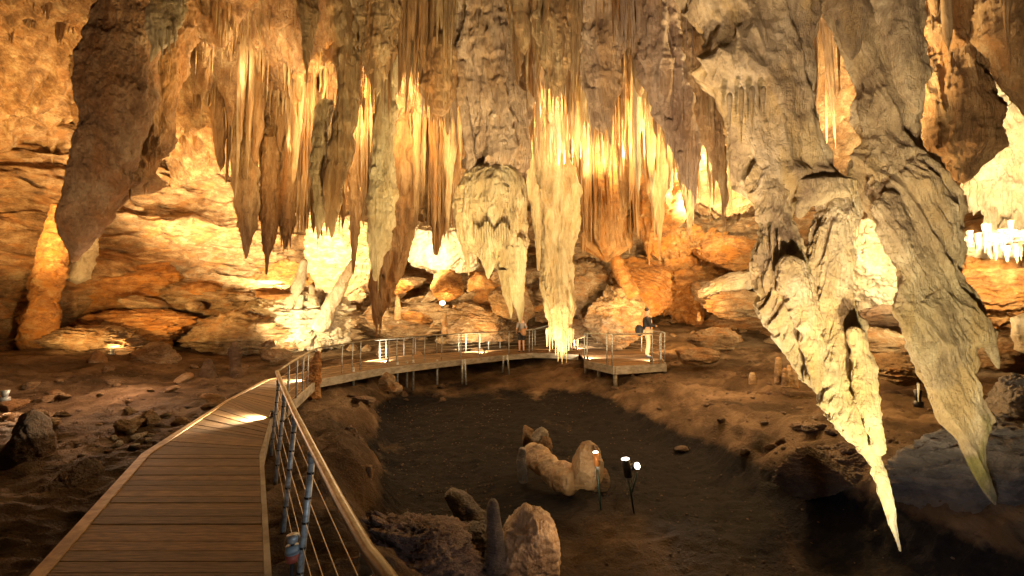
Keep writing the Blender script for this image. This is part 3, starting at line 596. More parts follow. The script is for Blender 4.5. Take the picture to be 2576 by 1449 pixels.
rock(1040, 1190, 540, 705, 21, 'rock_pale', 'huge tilted slab glowing white left of the jellyfish formation', 14, roll=-.5, dep=.6, res=B, rough=.05)
rock(1088, 1166, 684, 748, 18.5, 'rock_orange', 'round glowing boulder below the tilted white slab', 15, res=B)
rock(1170, 1300, 690, 790, 21, 'rock_orange', 'shaded brown slab behind the tip of the jellyfish formation', 16, dep=.8)
rock(1232, 1352, 722, 815, 19, 'rock', 'smooth angular boulder behind the jellyfish tip', 17, dep=.8, roll=.3, res=B, rough=.04)
rock(1130, 1290, 760, 870, 20, 'rock', 'rough cracked rock face behind the walkway rail', 18, dep=.7, res=B)
rock(880, 1120, 760, 850, 21.5, 'rock', 'earthy rock slope above the lit railing', 19, dep=.8, res=B)
rock(1420, 1530, 660, 790, 20, 'rock', 'grey rock wall block right of the glowing column tip', 20, dep=.8, res=B)
rock(1486, 1625, 735, 885, 18.6, 'rock', 'pale rippled flowstone block behind the platform', 21, 'flowstone', 'flowstone_block', dep=.8, res=B, rough=.09, cuts=12)
rock(1540, 1680, 655, 790, 20, 'rock_orange', 'smooth orange flowstone mound above the person', 22, 'flowstone', 'flowstone_mound', roll=.5, dep=.7, res=B, rough=.05, cuts=4)
rock(1620, 1850, 610, 790, 22, 'rock_orange', 'rubbly orange rock mound behind the person', 23, dep=.8, res=B, rough=.22)
rock(1765, 1915, 580, 682, 20, 'rock_orange', 'large orange boulder left of the holed giant', 24, dep=.8, res=B)
rock(1780, 1930, 690, 740, 18.5, 'rock_pale', 'pale slab leaning below the large orange boulder', 25, roll=-.3, dep=.8)
rock(1790, 1960, 735, 800, 18, 'rock', 'flat cream slab beside the orange rubble mound', 26, dep=.8)
rock(1740, 1872, 828, 880, 14.5, 'rock', 'low peaked boulder right of the platform', 27, dep=.8)
rock(1700, 1800, 872, 915, 13.6, 'rock', 'small hunched boulder against the platform corner', 28, dep=.8)
rock(1400, 1480, 800, 850, 20, 'rock', 'shadowed boulder behind the platform entrance', 29)
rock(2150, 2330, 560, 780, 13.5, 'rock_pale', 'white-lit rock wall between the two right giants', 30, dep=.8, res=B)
rock(2170, 2300, 770, 815, 12, 'mud_rock', 'dark cracked rock shelf between the two giants', 31)
rock(2200, 2330, 890, 965, 9.5, 'rock', 'pinkish lumpy boulder between the giants near the small lamp', 32, res=B)
rock(2130, 2290, 830, 900, 12, 'rock', 'pale broken boulders behind the lower giants', 33, dep=1)
rock(2440, 2680, 640, 810, 11, 'rock_orange', 'striped orange flowstone wall at the right edge', 34, 'flowstone', 'flowstone_mound', dep=.8, res=B, strata=.08)
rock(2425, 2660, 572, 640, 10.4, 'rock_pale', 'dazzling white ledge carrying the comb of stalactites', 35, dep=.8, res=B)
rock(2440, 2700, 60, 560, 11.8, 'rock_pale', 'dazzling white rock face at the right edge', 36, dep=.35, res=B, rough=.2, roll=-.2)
rock(2480, 2620, 850, 950, 8.6, 'rock', 'cream knobbly boulder behind the mossy giant', 37)
rock(2300, 2720, 1090, 1370, 5.6, 'rock_grey', 'large grey blue boulder under the mossy tip', 38, dep=.7, res=(200, 130), roll=-.25, rough=.06)
rock(2505, 2680, 965, 1200, 6.3, 'rock_grey', 'rounded grey hump standing on the large grey boulder', 39, dep=.7, res=B, cuts=3, rough=.04)
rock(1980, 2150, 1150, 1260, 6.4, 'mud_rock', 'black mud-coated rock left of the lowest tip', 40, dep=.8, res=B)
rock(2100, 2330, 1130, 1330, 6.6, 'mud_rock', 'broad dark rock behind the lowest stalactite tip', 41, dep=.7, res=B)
# rocks of the pool
def vloft(pts, D, mt, label, cat, name, seed, nth=90, nz=150, lump=.12, flute=.04, fine=.012, extra=None):
    """a lying or standing rock swept along a path: pts = (px, py, radius_px)"""
    pp = [(*P(q_[0], q_[1], q_[3] if len(q_) > 3 else D), q_[2]*(q_[3] if len(q_) > 3 else D)/F) for q_ in pts]
    pp = np.array(pp); c = smooth_path(pp, nz)
    tg = np.gradient(c[:, :3], axis=0); tg /= np.linalg.norm(tg, axis=1)[:, None]+1e-9
    up = np.array([0, 1.0, 0])
    s_ = np.cross(tg, up); s_ /= np.linalg.norm(s_, axis=1)[:, None]+1e-9
    u_ = np.cross(s_, tg)
    th = np.linspace(0, 2*np.pi, nth, endpoint=False)
    r = c[:, 3][:, None]
    e = np.linspace(0, 1, nz)[:, None]; r = r*np.sqrt(np.clip(1-np.maximum(0, (.06-e)/.06)**2, .0, 1))*np.sqrt(np.clip(1-np.maximum(0, (e-.94)/.06)**2, 0, 1))+.001
    dirv = s_[:, None, :]*np.cos(th)[None, :, None]+u_[:, None, :]*np.sin(th)[None, :, None]
    v = c[:, None, :3]+dirv*r[..., None]
    X_, Y_, Z_ = v[..., 0], v[..., 1], v[..., 2]; rm = c[:, 3].max(); k = 1/rm
    dd = r*(lump*2*fbm(X_*k+seed, Y_*k, Z_*k, 4)+flute*2*ridged(X_*k*2.5+seed, Y_*k*2.5, Z_*k, 3))+fine*fbm(X_*14, Y_*14, Z_*14+seed, 4, .65)*np.clip(r/rm*1.5, 0, 1)
    v = v+dirv*dd[..., None]
    v = v.reshape(-1, 3); Q__ = grid_quads(nz, nth, True)
    if label is None: return v, Q__, np.zeros((0, 3), int)
    if extra is not None: v, Q__, _t = join_np([(v, Q__, np.zeros((0, 3), int)), vloft(extra, D, mt, None, cat, name, seed+1, nth, nz, lump, flute, fine)])
    org = v.mean(0)
    o = link(name, mesh_np(name, v-org, Q__), M[mt], None, tuple(org))
    return tag(o, label, cat)
vloft([(1328, 1128, 18, 8.2), (1348, 1150, 28, 8.0), (1385, 1180, 30, 7.6), (1420, 1203, 32, 7.35), (1452, 1218, 30, 7.2)], 7.4, 'rock_smooth', 'smooth tan rock arm sloping down to the tall wedge-shaped wet rock', 'boulder', 'boulder', 3, lump=.16, flute=.02, fine=.012)
rock(1434, 1520, 1126, 1246, 7.1, 'rock_smooth', 'tall wedge-shaped wet rock beside the slim amber stake lamp', 151, dep=.7, roll=.12, cuts=13, rough=.035, strata=.01, res=B)
rock(1475, 1530, 1180, 1245, 7.5, 'rock', 'shaded low stone behind the tall wedge-shaped wet rock', 51, dep=.8, cuts=3, rough=.03)
rock(1312, 1342, 1076, 1126, 8.5, 'rock', 'small brown rock left of the white-lit stone', 52)
rock(1340, 1378, 1082, 1122, 8.3, 'rock_pale', 'small dazzling stone on the far end of the tan rock arm', 53)
rock(1352, 1386, 1100, 1150, 8.2, 'rock', 'flat-faced tan stone below the white-lit stone', 54, cuts=5)
vloft([(1315, 1125, 7), (1312, 1160, 11), (1316, 1215, 11)], 7.7, 'rock_grey', 'thin wet grey spike of rock left of the tan rock arm', 'stalagmite', 'stalagmite', 5)
vloft([(1240, 1253, 8), (1240, 1275, 15), (1243, 1310, 17), (1246, 1360, 21), (1248, 1440, 30)], 4.75, 'rock_grey', 'thumb-shaped grey stalagmite rising beside the pale hump', 'stalagmite', 'stalagmite', 6, lump=.05, flute=.01, fine=.004)
rock(1258, 1395, 1300, 1520, 4.9, 'rock_smooth', 'pale orange hump beside the thumb-shaped stalagmite', 55, dep=.8, cuts=4, rough=.04, res=B)
rock(1120, 1270, 1335, 1500, 5.2, 'rock_grey', 'rounded grey rock around the foot of the thumb-shaped stalagmite', 56, dep=.9, cuts=5, rough=.05, res=B)
vloft([(1125, 1235, 14), (1145, 1255, 24), (1168, 1280, 26), (1200, 1300, 18), (1232, 1312, 14)], 6.0, 'rock_grey', 'lumpy grey rock trailing down to the thumb-shaped stalagmite', 'boulder', 'boulder', 8, lump=.2)
rock(860, 1190, 1330, 1560, 4.6, 'rock_shelf', 'broad wet rock shelf just right of the near handrail', 57, dep=1.0, res=(260, 170), rough=.10, strata=.1, cuts=6)
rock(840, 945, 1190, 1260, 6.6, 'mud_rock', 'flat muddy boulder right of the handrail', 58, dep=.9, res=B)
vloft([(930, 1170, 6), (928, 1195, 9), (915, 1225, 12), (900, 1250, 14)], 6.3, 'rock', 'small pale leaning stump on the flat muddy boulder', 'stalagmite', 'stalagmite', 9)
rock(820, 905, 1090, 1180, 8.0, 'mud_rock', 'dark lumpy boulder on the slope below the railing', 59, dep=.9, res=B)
rock(955, 995, 940, 985, 12.6, 'rock', 'grey stone block just below the far walkway', 60)
rock(985, 1010, 965, 990, 12, 'rock', 'tilted grey stone at the edge of the black mud', 61)
# left: columns, stumps
def stand(rows, D, mt, label, cat, name, seed, ratio=.9, D2=None, strata=.12):
    v, q_, t_ = loft_np(rows, D, ratio, 90, 150, seed, .06, strata, .02, zflat=1.8, topopen=False, D2=D2)
    o = make_loft(name, [(v, q_, t_)], M[mt], label, cat); return o
stand([(520, 140, 205), (570, 122, 182), (620, 108, 165), (680, 92, 158), (740, 82, 140), (790, 72, 140), (840, 60, 135), (870, 60, 120), (890, 70, 110)], 16.3, 'rock_orange', 'tall rough cave column with an orange side at far left', 'column', 'cave_column', 41)
stand([(570, 70, 92), (600, 62, 100), (650, 55, 108), (680, 52, 112)], 18.2, 'rock_pale', 'short ribbed white stalagmite left of the tall column', 'stalagmite', 'stalagmite', 42)
stand([(600, 205, 245), (640, 195, 240), (680, 175, 225), (700, 165, 220)], 18, 'rock_pale', 'ribbed pale stalagmite behind the tip of the left giant', 'stalagmite', 'stalagmite', 43)
stand([(862, 583, 600), (880, 578, 605), (920, 582, 604), (950, 578, 612), (985, 565, 630)], 13.5, 'mud_rock', 'thin upright stalagmite post left of the walkway', 'stalagmite', 'stalagmite', 44)
stand([(905, 515, 532), (920, 510, 538), (950, 505, 545), (968, 500, 555)], 13.5, 'mud_rock', 'short blunt stump near the thin stalagmite post', 'stalagmite', 'stalagmite', 45)
stand([(883, 236, 252), (900, 228, 262), (930, 220, 268), (952, 216, 272)], 14.5, 'rock', 'cone-shaped brown stalagmite at the foot of the left rock pile', 'stalagmite', 'stalagmite', 46)
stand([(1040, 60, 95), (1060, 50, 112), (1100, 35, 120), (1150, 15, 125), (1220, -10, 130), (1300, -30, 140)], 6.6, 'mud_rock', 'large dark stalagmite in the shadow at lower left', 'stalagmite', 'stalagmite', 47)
stand([(1066, 242, 256), (1085, 236, 260), (1110, 222, 262), (1128, 208, 265)], 8.3, 'rock', 'small pointed lit stalagmite on the stony ground left of the walkway', 'stalagmite', 'stalagmite', 48)
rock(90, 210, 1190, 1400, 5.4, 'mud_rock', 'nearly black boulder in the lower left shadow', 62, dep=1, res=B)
stand([(885, 795, 806), (905, 785, 808), (940, 775, 806), (975, 772, 804), (1000, 770, 808)], 10.6, 'rock_orange', 'splintered orange stump rising beside the walkway bend', 'stalagmite', 'stalagmite', 49)
# leaning white columns on the glowing mound
vloft([(768, 650, 7), (755, 700, 12), (742, 745, 14), (722, 800, 20), (708, 840, 24)], 18.8, 'rock_pale', 'leaning white column, left one of two on the glowing mound', 'column', 'cave_column', 12)
vloft([(890, 655, 8), (868, 700, 12), (845, 745, 15), (820, 790, 18), (800, 835, 22)], 18.8, 'rock_pale', 'leaning white column, right one of two on the glowing mound', 'column', 'cave_column', 13)
for (a, b_, c, d_, l_, sd) in [(783, 715, 790, 775, 'stubby pointed stalagmite standing between the two leaning white columns', 14), (705, 765, 700, 810, 'short white stalagmite left of the left leaning column', 15), (760, 740, 745, 800, 'thin white stalagmite touching the left leaning column', 16)]:
    vloft([(a, b_, 4), ((a+c)/2, (b_+d_)/2, 9), (c, d_, 15)], 18.6, 'rock_pale', l_, 'stalagmite', 'stalagmite', sd)
vloft([(1535, 605, 8), (1548, 650, 14), (1568, 700, 18), (1590, 750, 22)], 18.6, 'rock_orange', 'leaning orange column resting on the smooth orange mound', 'column', 'cave_column', 17)
for (a, t_, b_, w_, D, l_) in [(1958, 898, 960, 17, 10.2, 'tallest of the small stalagmites left of the green giant\'s tip'), (1975, 925, 968, 14, 10.0, 'short stalagmite in the middle of the small trio'), (1987, 918, 968, 18, 10.1, 'squat broad stalagmite of the small trio'), (2002, 932, 970, 9, 10.0, 'thin low stalagmite right of the small trio'), (1893, 936, 960, 15, 10.6, 'lone little stalagmite on the bare brown ground at right'), (1758, 784, 800, 8, 19, 'tiny pale stub on the orange ground above the platform'), (1118, 785, 835, 16, 19.5, 'slim pointed stalagmite above the walkway railing'), (1000, 740, 800, 14, 20, 'small upright stalagmite on the rubble left of the round boulder')]:
    vloft([(a, t_, w_*.3), (a, (t_+b_)/2, w_*.5), (a+1, b_+8, w_*.62)], D, 'rock', l_, 'stalagmite', 'stalagmite', a, 40, 60, lump=.08, fine=.004)
make_loft('stalagmite_block', [loft_np([(800, 2552, 2600), (830, 2555, 2610), (880, 2562, 2610)], 8, .9, 60, 60, 81, .1, .1, .01, topopen=False)], M['rock_pale'], 'brilliant white block at the right edge beside the mossy giant', 'stalagmite')

# rubble: loose stones that can be counted
STN = [mesh_np('stone', *rock_np(1, .8, .6, 300+k, 72, 48, 13, .05, .12)[:2]) for k in range(8)]
def stones(n, x0, x1, y0, y1, zfun_D, r0, r1, mt, desc, seed):
    rr = random.Random(seed); out = []
    for i in range(n):
        px = rr.uniform(x0, x1); py = rr.uniform(y0, y1)
        # march to the floor along the ray
        D = 3.0
        while D < 30:
            p = P(px, py, D)
            if float(floor_z(p.x, p.y)) > p.z: break
            D += .06
        if D >= 29: continue
        out.append((px, p.copy(), rr.uniform(r0, r1)))
    out.sort(key=lambda a: a[0])
    for i, (px, p, r) in enumerate(out):
        key = ('stone', i % 8, mt)
        if key not in MESHES:
            me = STN[i % 8].copy(); me.materials.clear(); me.materials.append(M[mt]); MESHES[key] = me
        o = link('stone', MESHES[key], None, None, (p.x, p.y, float(floor_z(p.x, p.y))+r*.2))
        o.scale = (r*rr.uniform(.7, 1.3), r*rr.uniform(.7, 1.3), r*rr.uniform(.6, 1)); o.rotation_euler = (rr.uniform(-.4, .4), rr.uniform(-.4, .4), rr.uniform(0, 6))
        tag(o, f"loose {'pale' if 'pale' in mt else 'tan'} stone, {ORD[i]} from the left {desc}", 'stone', 'loose stones '+desc)
stones(34, 0, 640, 925, 1080, None, .07, .22, 'rock', 'on the stony ground left of the walkway', 1)
stones(14, 280, 430, 1085, 1130, None, .04, .1, 'rock_pale', 'in the lit scatter near the walkway edge', 2)
stones(30, 560, 1250, 830, 900, None, .10, .35, 'rock', 'on the slope behind the far walkway', 3)
stones(24, 1680, 1960, 790, 880, None, .10, .3, 'rock', 'on the orange slope right of the platform', 4)
stones(16, 840, 1120, 925, 1020, None, .06, .2, 'mud_rock', 'on the muddy bank below the far walkway', 5)
stones(14, 1660, 2250, 1060, 1150, None, .05, .12, 'mud_rock', 'along the broken rim of the mud basin', 6)
rr = random.Random(15); out = []
for i in range(38):
    px = rr.uniform(-10, 700); D = rr.uniform(16.5, 19.5); py = rr.uniform(700, 890)+.04*px; out.append((px, py, D+(860-py)/60, rr.uniform(14, 46)))
out.sort()
for i, (px, py, D, r) in enumerate(out):
    p = P(px, py, D); mt = 'rock_orange' if i % 4 == 0 else 'rock'; key = ('stone', i % 8, mt)
    if key not in MESHES:
        me = STN[i % 8].copy(); me.materials.clear(); me.materials.append(M[mt]); MESHES[key] = me
    o = link('boulder', MESHES[key], None, None, p); s_ = r*D/F
    o.scale = (s_, s_, s_*rr.uniform(.35, .8)); o.rotation_euler = (rr.uniform(-.3, .3), rr.uniform(-.3, .3), rr.uniform(0, 6))
    tag(o, f"{'orange' if mt != 'rock' else 'tan'} boulder, {ORD[i]} from the left among the broken rocks of the left pile", 'boulder', 'boulders of the left rock pile')
rr = random.Random(5); out = []
for i in range(34):                                   # boulders piled against the back wall
    px = rr.uniform(930, 1480) if i < 24 else rr.uniform(1660, 1960); D = rr.uniform(19.5, 24); py = rr.uniform(690, 800); out.append((px, py, D, rr.uniform(14, 42)))
out.sort()
for i, (px, py, D, r) in enumerate(out):
    p = P(px, py, D); key = ('stone', i % 8, 'rock_orange' if i % 3 == 0 else 'rock')
    if key not in MESHES:
        me = STN[i % 8].copy(); me.materials.clear(); me.materials.append(M[key[2]]); MESHES[key] = me
    o = link('boulder', MESHES[key], None, None, p); s_ = r*D/F
    o.scale = (s_, s_, s_*rr.uniform(.5, .9)); o.rotation_euler = (rr.uniform(-.5, .5), rr.uniform(-.5, .5), rr.uniform(0, 6))
    tag(o, f"{'orange' if i % 3 == 0 else 'tan'} boulder, {ORD[i]} from the left piled against the back wall", 'boulder', 'boulders piled against the back wall')
# gravel nobody could count
parts = []; gr = rock_np(1, .85, .6, 900, 8, 6, 6, .02, .05)
rg = np.random.default_rng(8)
for k in range(3600):
    z_ = rg.random()
    if z_ < .4: x, y = rg.uniform(-12, -4.5), rg.uniform(6, 16)
    elif z_ < .7: x, y = rg.uniform(-4.5, 0), rg.uniform(5, 13)
    else: x, y = rg.uniform(1, 8), rg.uniform(5, 16)
    r = rg.uniform(.006, .022) if k % 5 or z_ < .7 and z_ >= .4 or floor_z(np.array([x]), np.array([y]))[0] < -.7 else rg.uniform(.03, .075); v = gr[0]*r; a = rg.uniform(0, 6)
    v = np.stack([v[:, 0]*math.cos(a)-v[:, 1]*math.sin(a), v[:, 0]*math.sin(a)+v[:, 1]*math.cos(a), v[:, 2]], 1)+np.array([x, y, 0])
    parts.append((v, gr[1], gr[2]))
V_, Q_, T_ = join_np(parts)
nb = len(gr[0]); cx = V_[:, 0].reshape(-1, nb).mean(1); cy = V_[:, 1].reshape(-1, nb).mean(1)
V_[:, 2] += np.repeat(floor_z(cx, cy)+.004, nb)
tag(link('gravel', mesh_np('gravel', V_, Q_), M['mud_rock']), 'scattered gravel and pebbles over the muddy cave ground', 'gravel', None, 'stuff')

# ------------------------------------------------------------------ metal, timber
M['planks'] = simple_mat('worn_timber', (.18, .098, .035), .7, 0, bump=.5, scale=3, stretch=(2, 16, 14), dirt=(.065, .034, .012))
M['kerb'] = simple_mat('pale_timber', (.42, .27, .13), .6, 0, bump=.4, scale=3, stretch=(3, 3, 10), dirt=(.22, .12, .05))
M['fascia'] = simple_mat('grey_beam', (.36, .33, .28), .6, .2, bump=.4, scale=4, stretch=(1, 1, 3), dirt=(.20, .17, .13))
M['steel'] = simple_mat('galvanised_steel', (.46, .50, .52), .42, .3, bump=.3, scale=16, dirt=(.20, .19, .17))
M['green_steel'] = simple_mat('verdigris_steel', (.25, .50, .42), .45, .5, bump=.3, scale=16, dirt=(.16, .28, .22))
M['brass'] = simple_mat('brassy_handrail', (.33, .29, .21), .38, .5, bump=.3, scale=9, dirt=(.17, .12, .06))
M['cable'] = simple_mat('steel_cable', (.45, .36, .24), .4, .6)
M['black'] = simple_mat('black_plastic', (.02, .02, .022), .45)
M['green_stake'] = simple_mat('dark_green_paint', (.03, .06, .05), .4, .3)
M['amber'] = simple_mat('amber_tube', (.55, .22, .06), .3, .2)
M['glow'] = simple_mat('lamp_glass', (1, .95, .85), .3, emit=((1, .88, .68), 14))
M['glow_soft'] = simple_mat('lamp_glass_warm', (1, .9, .7), .3, emit=((1, .72, .38), 7))
M['red'] = simple_mat('red_plastic', (.30, .06, .04), .5)
M['blue'] = simple_mat('blue_grey_plastic', (.22, .28, .32), .5)

def onz(px, py, z):
    a = P(px, py, 1.0); d = a-Vector((0, 0, CAMZ)); s = (z-CAMZ)/d.z
    return Vector((0, 0, CAMZ))+d*s
def tube_np(pts, r, n=12, caps=True):
    p = np.array([tuple(a) for a in pts], float); k = len(p)
    rr_ = np.full(k, r) if np.isscalar(r) else np.array(r, float)
    tg = np.gradient(p, axis=0) if k > 2 else np.repeat((p[1]-p[0])[None, :], 2, 0)
    tg /= np.linalg.norm(tg, axis=1)[:, None]+1e-12
    ref = np.array([0, 0, 1.0]) if abs(tg[:, 2]).max() < .9 else np.array([1.0, 0, 0])
    s_ = np.cross(tg, ref); s_ /= np.linalg.norm(s_, axis=1)[:, None]+1e-12; u_ = np.cross(s_, tg)
    th = np.linspace(0, 2*np.pi, n, endpoint=False)
    v = p[:, None, :]+rr_[:, None, None]*(s_[:, None, :]*np.cos(th)[None, :, None]+u_[:, None, :]*np.sin(th)[None, :, None])
    v = v.reshape(-1, 3); q_ = grid_quads(k, n, True); T = np.zeros((0, 3), int)
    if caps:
        v = np.concatenate([v, p[:1], p[-1:]]); a = np.arange(n)
        T = np.concatenate([np.stack([(a+1) % n, a, np.full(n, k*n)], -1), np.stack([(k-1)*n+a, (k-1)*n+(a+1) % n, np.full(n, k*n+1)], -1)])
    return v, q_, T
def part(name, parts, m, parent, org=None):
    v, q_, t_ = join_np(parts) if isinstance(parts, list) else parts
    base = np.zeros(3); pp_ = parent
    while pp_ is not None: base += np.array(tuple(pp_.location)); pp_ = pp_.parent
    return link(name, mesh_np(name, v-base, q_, t_), M[m] if isinstance(m, str) else m, parent)
def box_np(p0, p1, p2, p3, z0, z1):
    """a prism over four corners (x, y); z0/z1 scalar"""
    c = [p0, p1, p2, p3]
    v = np.array([[a[0], a[1], z0] for a in c]+[[a[0], a[1], z1] for a in c], float)
    q_ = [[3, 2, 1, 0], [4, 5, 6, 7], [0, 1, 5, 4], [1, 2, 6, 5], [2, 3, 7, 6], [3, 0, 4, 7]]
    return v, np.array(q_), np.zeros((0, 3), int)
def flatpart(name, parts, m, parent):
    o = part(name, parts, m, parent); o.data.polygons.foreach_set('use_smooth', np.zeros(len(o.data.polygons), bool)); return o

# ---- the walkway
ST = [((-.35, -2), (1.15, -2)), ((-2.77, 2.75), (-1.45, 2.75)), ((-4.06, 5.2), (-2.84, 5.2)), ((-5.1, 8.3), (-3.62, 6.9)), ((-5.7, 10.8), (-4.65, 10.9)),
      ((-5.2, 13.2), (-3.8, 13)), ((-4.1, 16.4), (-2.4, 14.8)), ((-1.4, 18.5), (-.56, 16.8)), ((.8, 19.6), (.8, 18)), ((2.1, 19.4), (1.9, 17.7)), ((3.0, 18.6), (2.5, 17.2))]
walk = empty('boardwalk', (0, 0, 0), 'curving timber boardwalk running from the lower left round to the platform', 'boardwalk')
pl = []; kb = []; fb = []; rp = random.Random(2)
for (l0, r0), (l1, r1) in zip(ST[:-1], ST[1:]):
    l0, r0, l1, r1 = map(np.array, (l0, r0, l1, r1))
    ln = (np.linalg.norm(l1-l0)+np.linalg.norm(r1-r0))/2; n = max(2, round(ln/.145))
    for k in range(n):
        a, b_ = (k+.025)/n, (k+.965)/n
        h = rp.uniform(-.003, .003)
        pl.append(box_np(l0+(l1-l0)*a, r0+(r1-r0)*a, r0+(r1-r0)*b_, l0+(l1-l0)*b_, -.04, h))
    wl = (l0-r0)/np.linalg.norm(l0-r0); wl1 = (l1-r1)/np.linalg.norm(l1-r1)
    kb.append(box_np(l0+wl*.10, l0+wl*.004, l1+wl1*.004, l1+wl1*.10, -.16, .012))
    fb.append(box_np(r0-wl*.004, r0-wl*.05, r1-wl1*.05, r1-wl1*.004, -.20, -.006))
flatpart('plank_deck', pl, 'planks', walk); flatpart('edge_board', kb, 'kerb', walk); flatpart('edge_beam', fb, 'fascia', walk)
for (a, b_, c, d_, e) in [(1163, 905, 1163, 940, 15.4), (1169, 904, 1173, 946, 15.2), (1267, 895, 1264, 924, 16.8), (1276, 893, 1281, 928, 16.6), (889, 925, 889, 955, 12.3), (1000, 910, 1000, 940, 13.9), (1024, 908, 1024, 933, 14.3), (1040, 905, 1040, 930, 14.4), (781, 955, 779, 1010, 10.6), (1100, 905, 1100, 925, 14.9)]:
    t = P(a, b_, e); q0 = P(c, d_, e); q0.z = min(q0.z, float(floor_z(q0.x, q0.y))-.03)
    part('support_leg', tube_np([t, q0], .035, 10), 'steel', walk)
plat = empty('viewing_platform', (3.8, 16, 0), 'timber viewing platform with a pale beam edge where the person in black stands', 'platform')
poly = [onz(1472, 906, 0), onz(1546, 921, 0), onz(1672, 914, 0), onz(1650, 884, 0), onz(1440, 872, 0)]
poly = [(p.x, p.y) for p in poly]
def clip_row(y):
    xs_ = []
    for (x0, y0), (x1, y1) in zip(poly, poly[1:]+poly[:1]):
        if (y0-y)*(y1-y) < 0: xs_.append(x0+(x1-x0)*(y-y0)/(y1-y0))
    return (min(xs_), max(xs_)) if len(xs_) >= 2 else None
ys_ = [p[1] for p in poly]; y = min(ys_)+.01; pl = []
while y < max(ys_)-.15:
    a, b_ = clip_row(y), clip_row(y+.14)
    if a and b_: pl.append(box_np((a[0], y), (a[1], y), (b_[1], y+.135), (b_[0], y+.135), -.04, rp.uniform(.003, .008)))
    y += .145
flatpart('plank_deck', pl, 'planks', plat)
bm_ = []
def beam_between(a, b_, w_, z0, z1):
    a = np.array(a, float); b_ = np.array(b_, float); d_ = (b_-a)/np.linalg.norm(b_-a); n_ = np.array([d_[1], -d_[0]])*w_
    return box_np(a, b_, b_+n_, a+n_, z0, z1)
flatpart('edge_beam', [beam_between(poly[0], poly[1], .05, -.24, -.002), beam_between(poly[1], poly[2], .05, -.242, -.003), beam_between(poly[2], poly[3], .05, -.24, -.002)], 'fascia', plat)
for a in (poly[0], poly[1], poly[2], ((poly[0][0]+poly[1][0])/2, (poly[0][1]+poly[1][1])/2+.1)):
    g = float(floor_z(a[0], a[1]))-.05; part('support_leg', tube_np([(a[0]+.04, a[1]+.1, -.05), (a[0]+.04, a[1]+.1, min(g, -.3))], .06, 10), 'fascia', plat)

# ---- railings: posts = (top point, base point)
def railing(label, tops, posts, ncab, r_rail=.024, r_post=.018, cabz=(.12, .62), mrail='brass', mpost='steel', collars=False, r_cab=.003, ext=None):
    o = empty('railing', tuple(posts[0][1]), label, 'railing')
    part('handrail', tube_np(tops, r_rail, 14), mrail, o)
    for k, (t, b_) in enumerate(posts):
        po = part('post', tube_np([b_, t], r_post, 12), mpost, o)
        if collars:
            d_ = (t-b_).normalized()
            c = part('collar', [tube_np([t-d_*.075, t-d_*.018], r_post*1.35, 12), tube_np([t-d_*.03, t+d_*.0], r_post*1.5, 12)], 'green_steel' if k == 0 else 'steel', po)
            for j in range(ncab):
                f = cabz[0]+(cabz[1]-cabz[0])*j/(ncab-1); p = b_.lerp(t, f)
                part('cable_clamp', tube_np([p-d_*.007, p+d_*.007], r_post*1.12, 12), 'black', po)
    for j in range(ncab):
        f = cabz[0]+(cabz[1]-cabz[0])*j/max(1, ncab-1)
        part('cable', tube_np([b_.lerp(t, f) for t, b_ in posts], r_cab, 6), 'cable', o)
    return o
near_t = [(1100, 1640), (1030, 1533), (975, 1449), (925, 1385), (855, 1262), (787, 1130), (742, 1041), (717, 985), (702, 950), (697, 935)]
tops = [onz(a, b_, .72) for a, b_ in near_t]
def npost(px, py, lean=.035):
    t = onz(px, py, .72-.02); b_ = Vector((t.x-.10-.0*lean, t.y+.04, -.30)); return (t, b_)
posts = [npost(a, b_) for a, b_ in [(926, 1390), (787, 1134), (743, 1046), (717, 990), (702, 955)]]
p0 = (posts[0][0]+(posts[0][0]-posts[1][0]), posts[0][1]+(posts[0][1]-posts[1][1]))
railing('near railing with a thick brassy handrail and blue grey posts beside the boardwalk', tops, [p0]+posts, 5, .026, .021, (.22, .86), collars=True, r_cab=.0028)

def H_at(px): return float(np.interp(px, [697, 800, 955, 1160, 1375], [.72, .72, .80, .85, .86]))
T2 = [(697, 935), (730, 913), (765, 893), (800, 875), (880, 863), (955, 853), (1060, 845), (1160, 839), (1260, 834), (1320, 832), (1345, 829), (1378, 824)]
tops = [onz(a, b_, H_at(a)) for a, b_ in T2]
TX = [a for a, _ in T2]; TYv = [b_ for _, b_ in T2]
posts = []
for px in [700, 727, 748, 764, 776, 797, 862, 888, 908, 979, 999, 1040, 1069, 1112, 1160, 1205, 1281, 1332, 1340]:
    t = onz(px, float(np.interp(px, TX, TYv)), H_at(px)); posts.append((t, Vector((t.x-.02, t.y+.02, -.18))))
railing('long thin railing along the pool edge of the far walkway bend', tops, posts, 4, .020, .016, (.25, .85), r_cab=.0025)
def tb(px, ty, by, z=0):
    b_ = onz(px, by, z); return (P(px, ty, b_.y), b_)
posts = [tb(a, t_, b_) for a, t_, b_ in [(955, 855, 905), (971, 854, 902), (1016, 851, 895), (1045, 848, 892), (1099, 843, 888), (1154, 840, 885), (1172, 839, 884), (1207, 837, 881), (1229, 836, 879), (1258, 835, 877), (1306, 832, 875), (1346, 828, 874), (1380, 818, 873)]]
railing('bright silver railing along the rock side of the far walkway', [P(943, 855.5, posts[0][0].y)]+[p[0] for p in posts], posts, 5, .024, .02, (.15, .85), 'steel', r_cab=.005)
posts = [tb(a, t_, b_) for a, t_, b_ in [(1446, 828, 870), (1502, 828.5, 872), (1556, 829, 874), (1614, 831, 884), (1663, 834, 905), (1672, 838, 912)]]
railing('silver railing round the back of the viewing platform', [p[0] for p in posts], posts, 5, .024, .02, (.15, .85), 'steel', r_cab=.006)
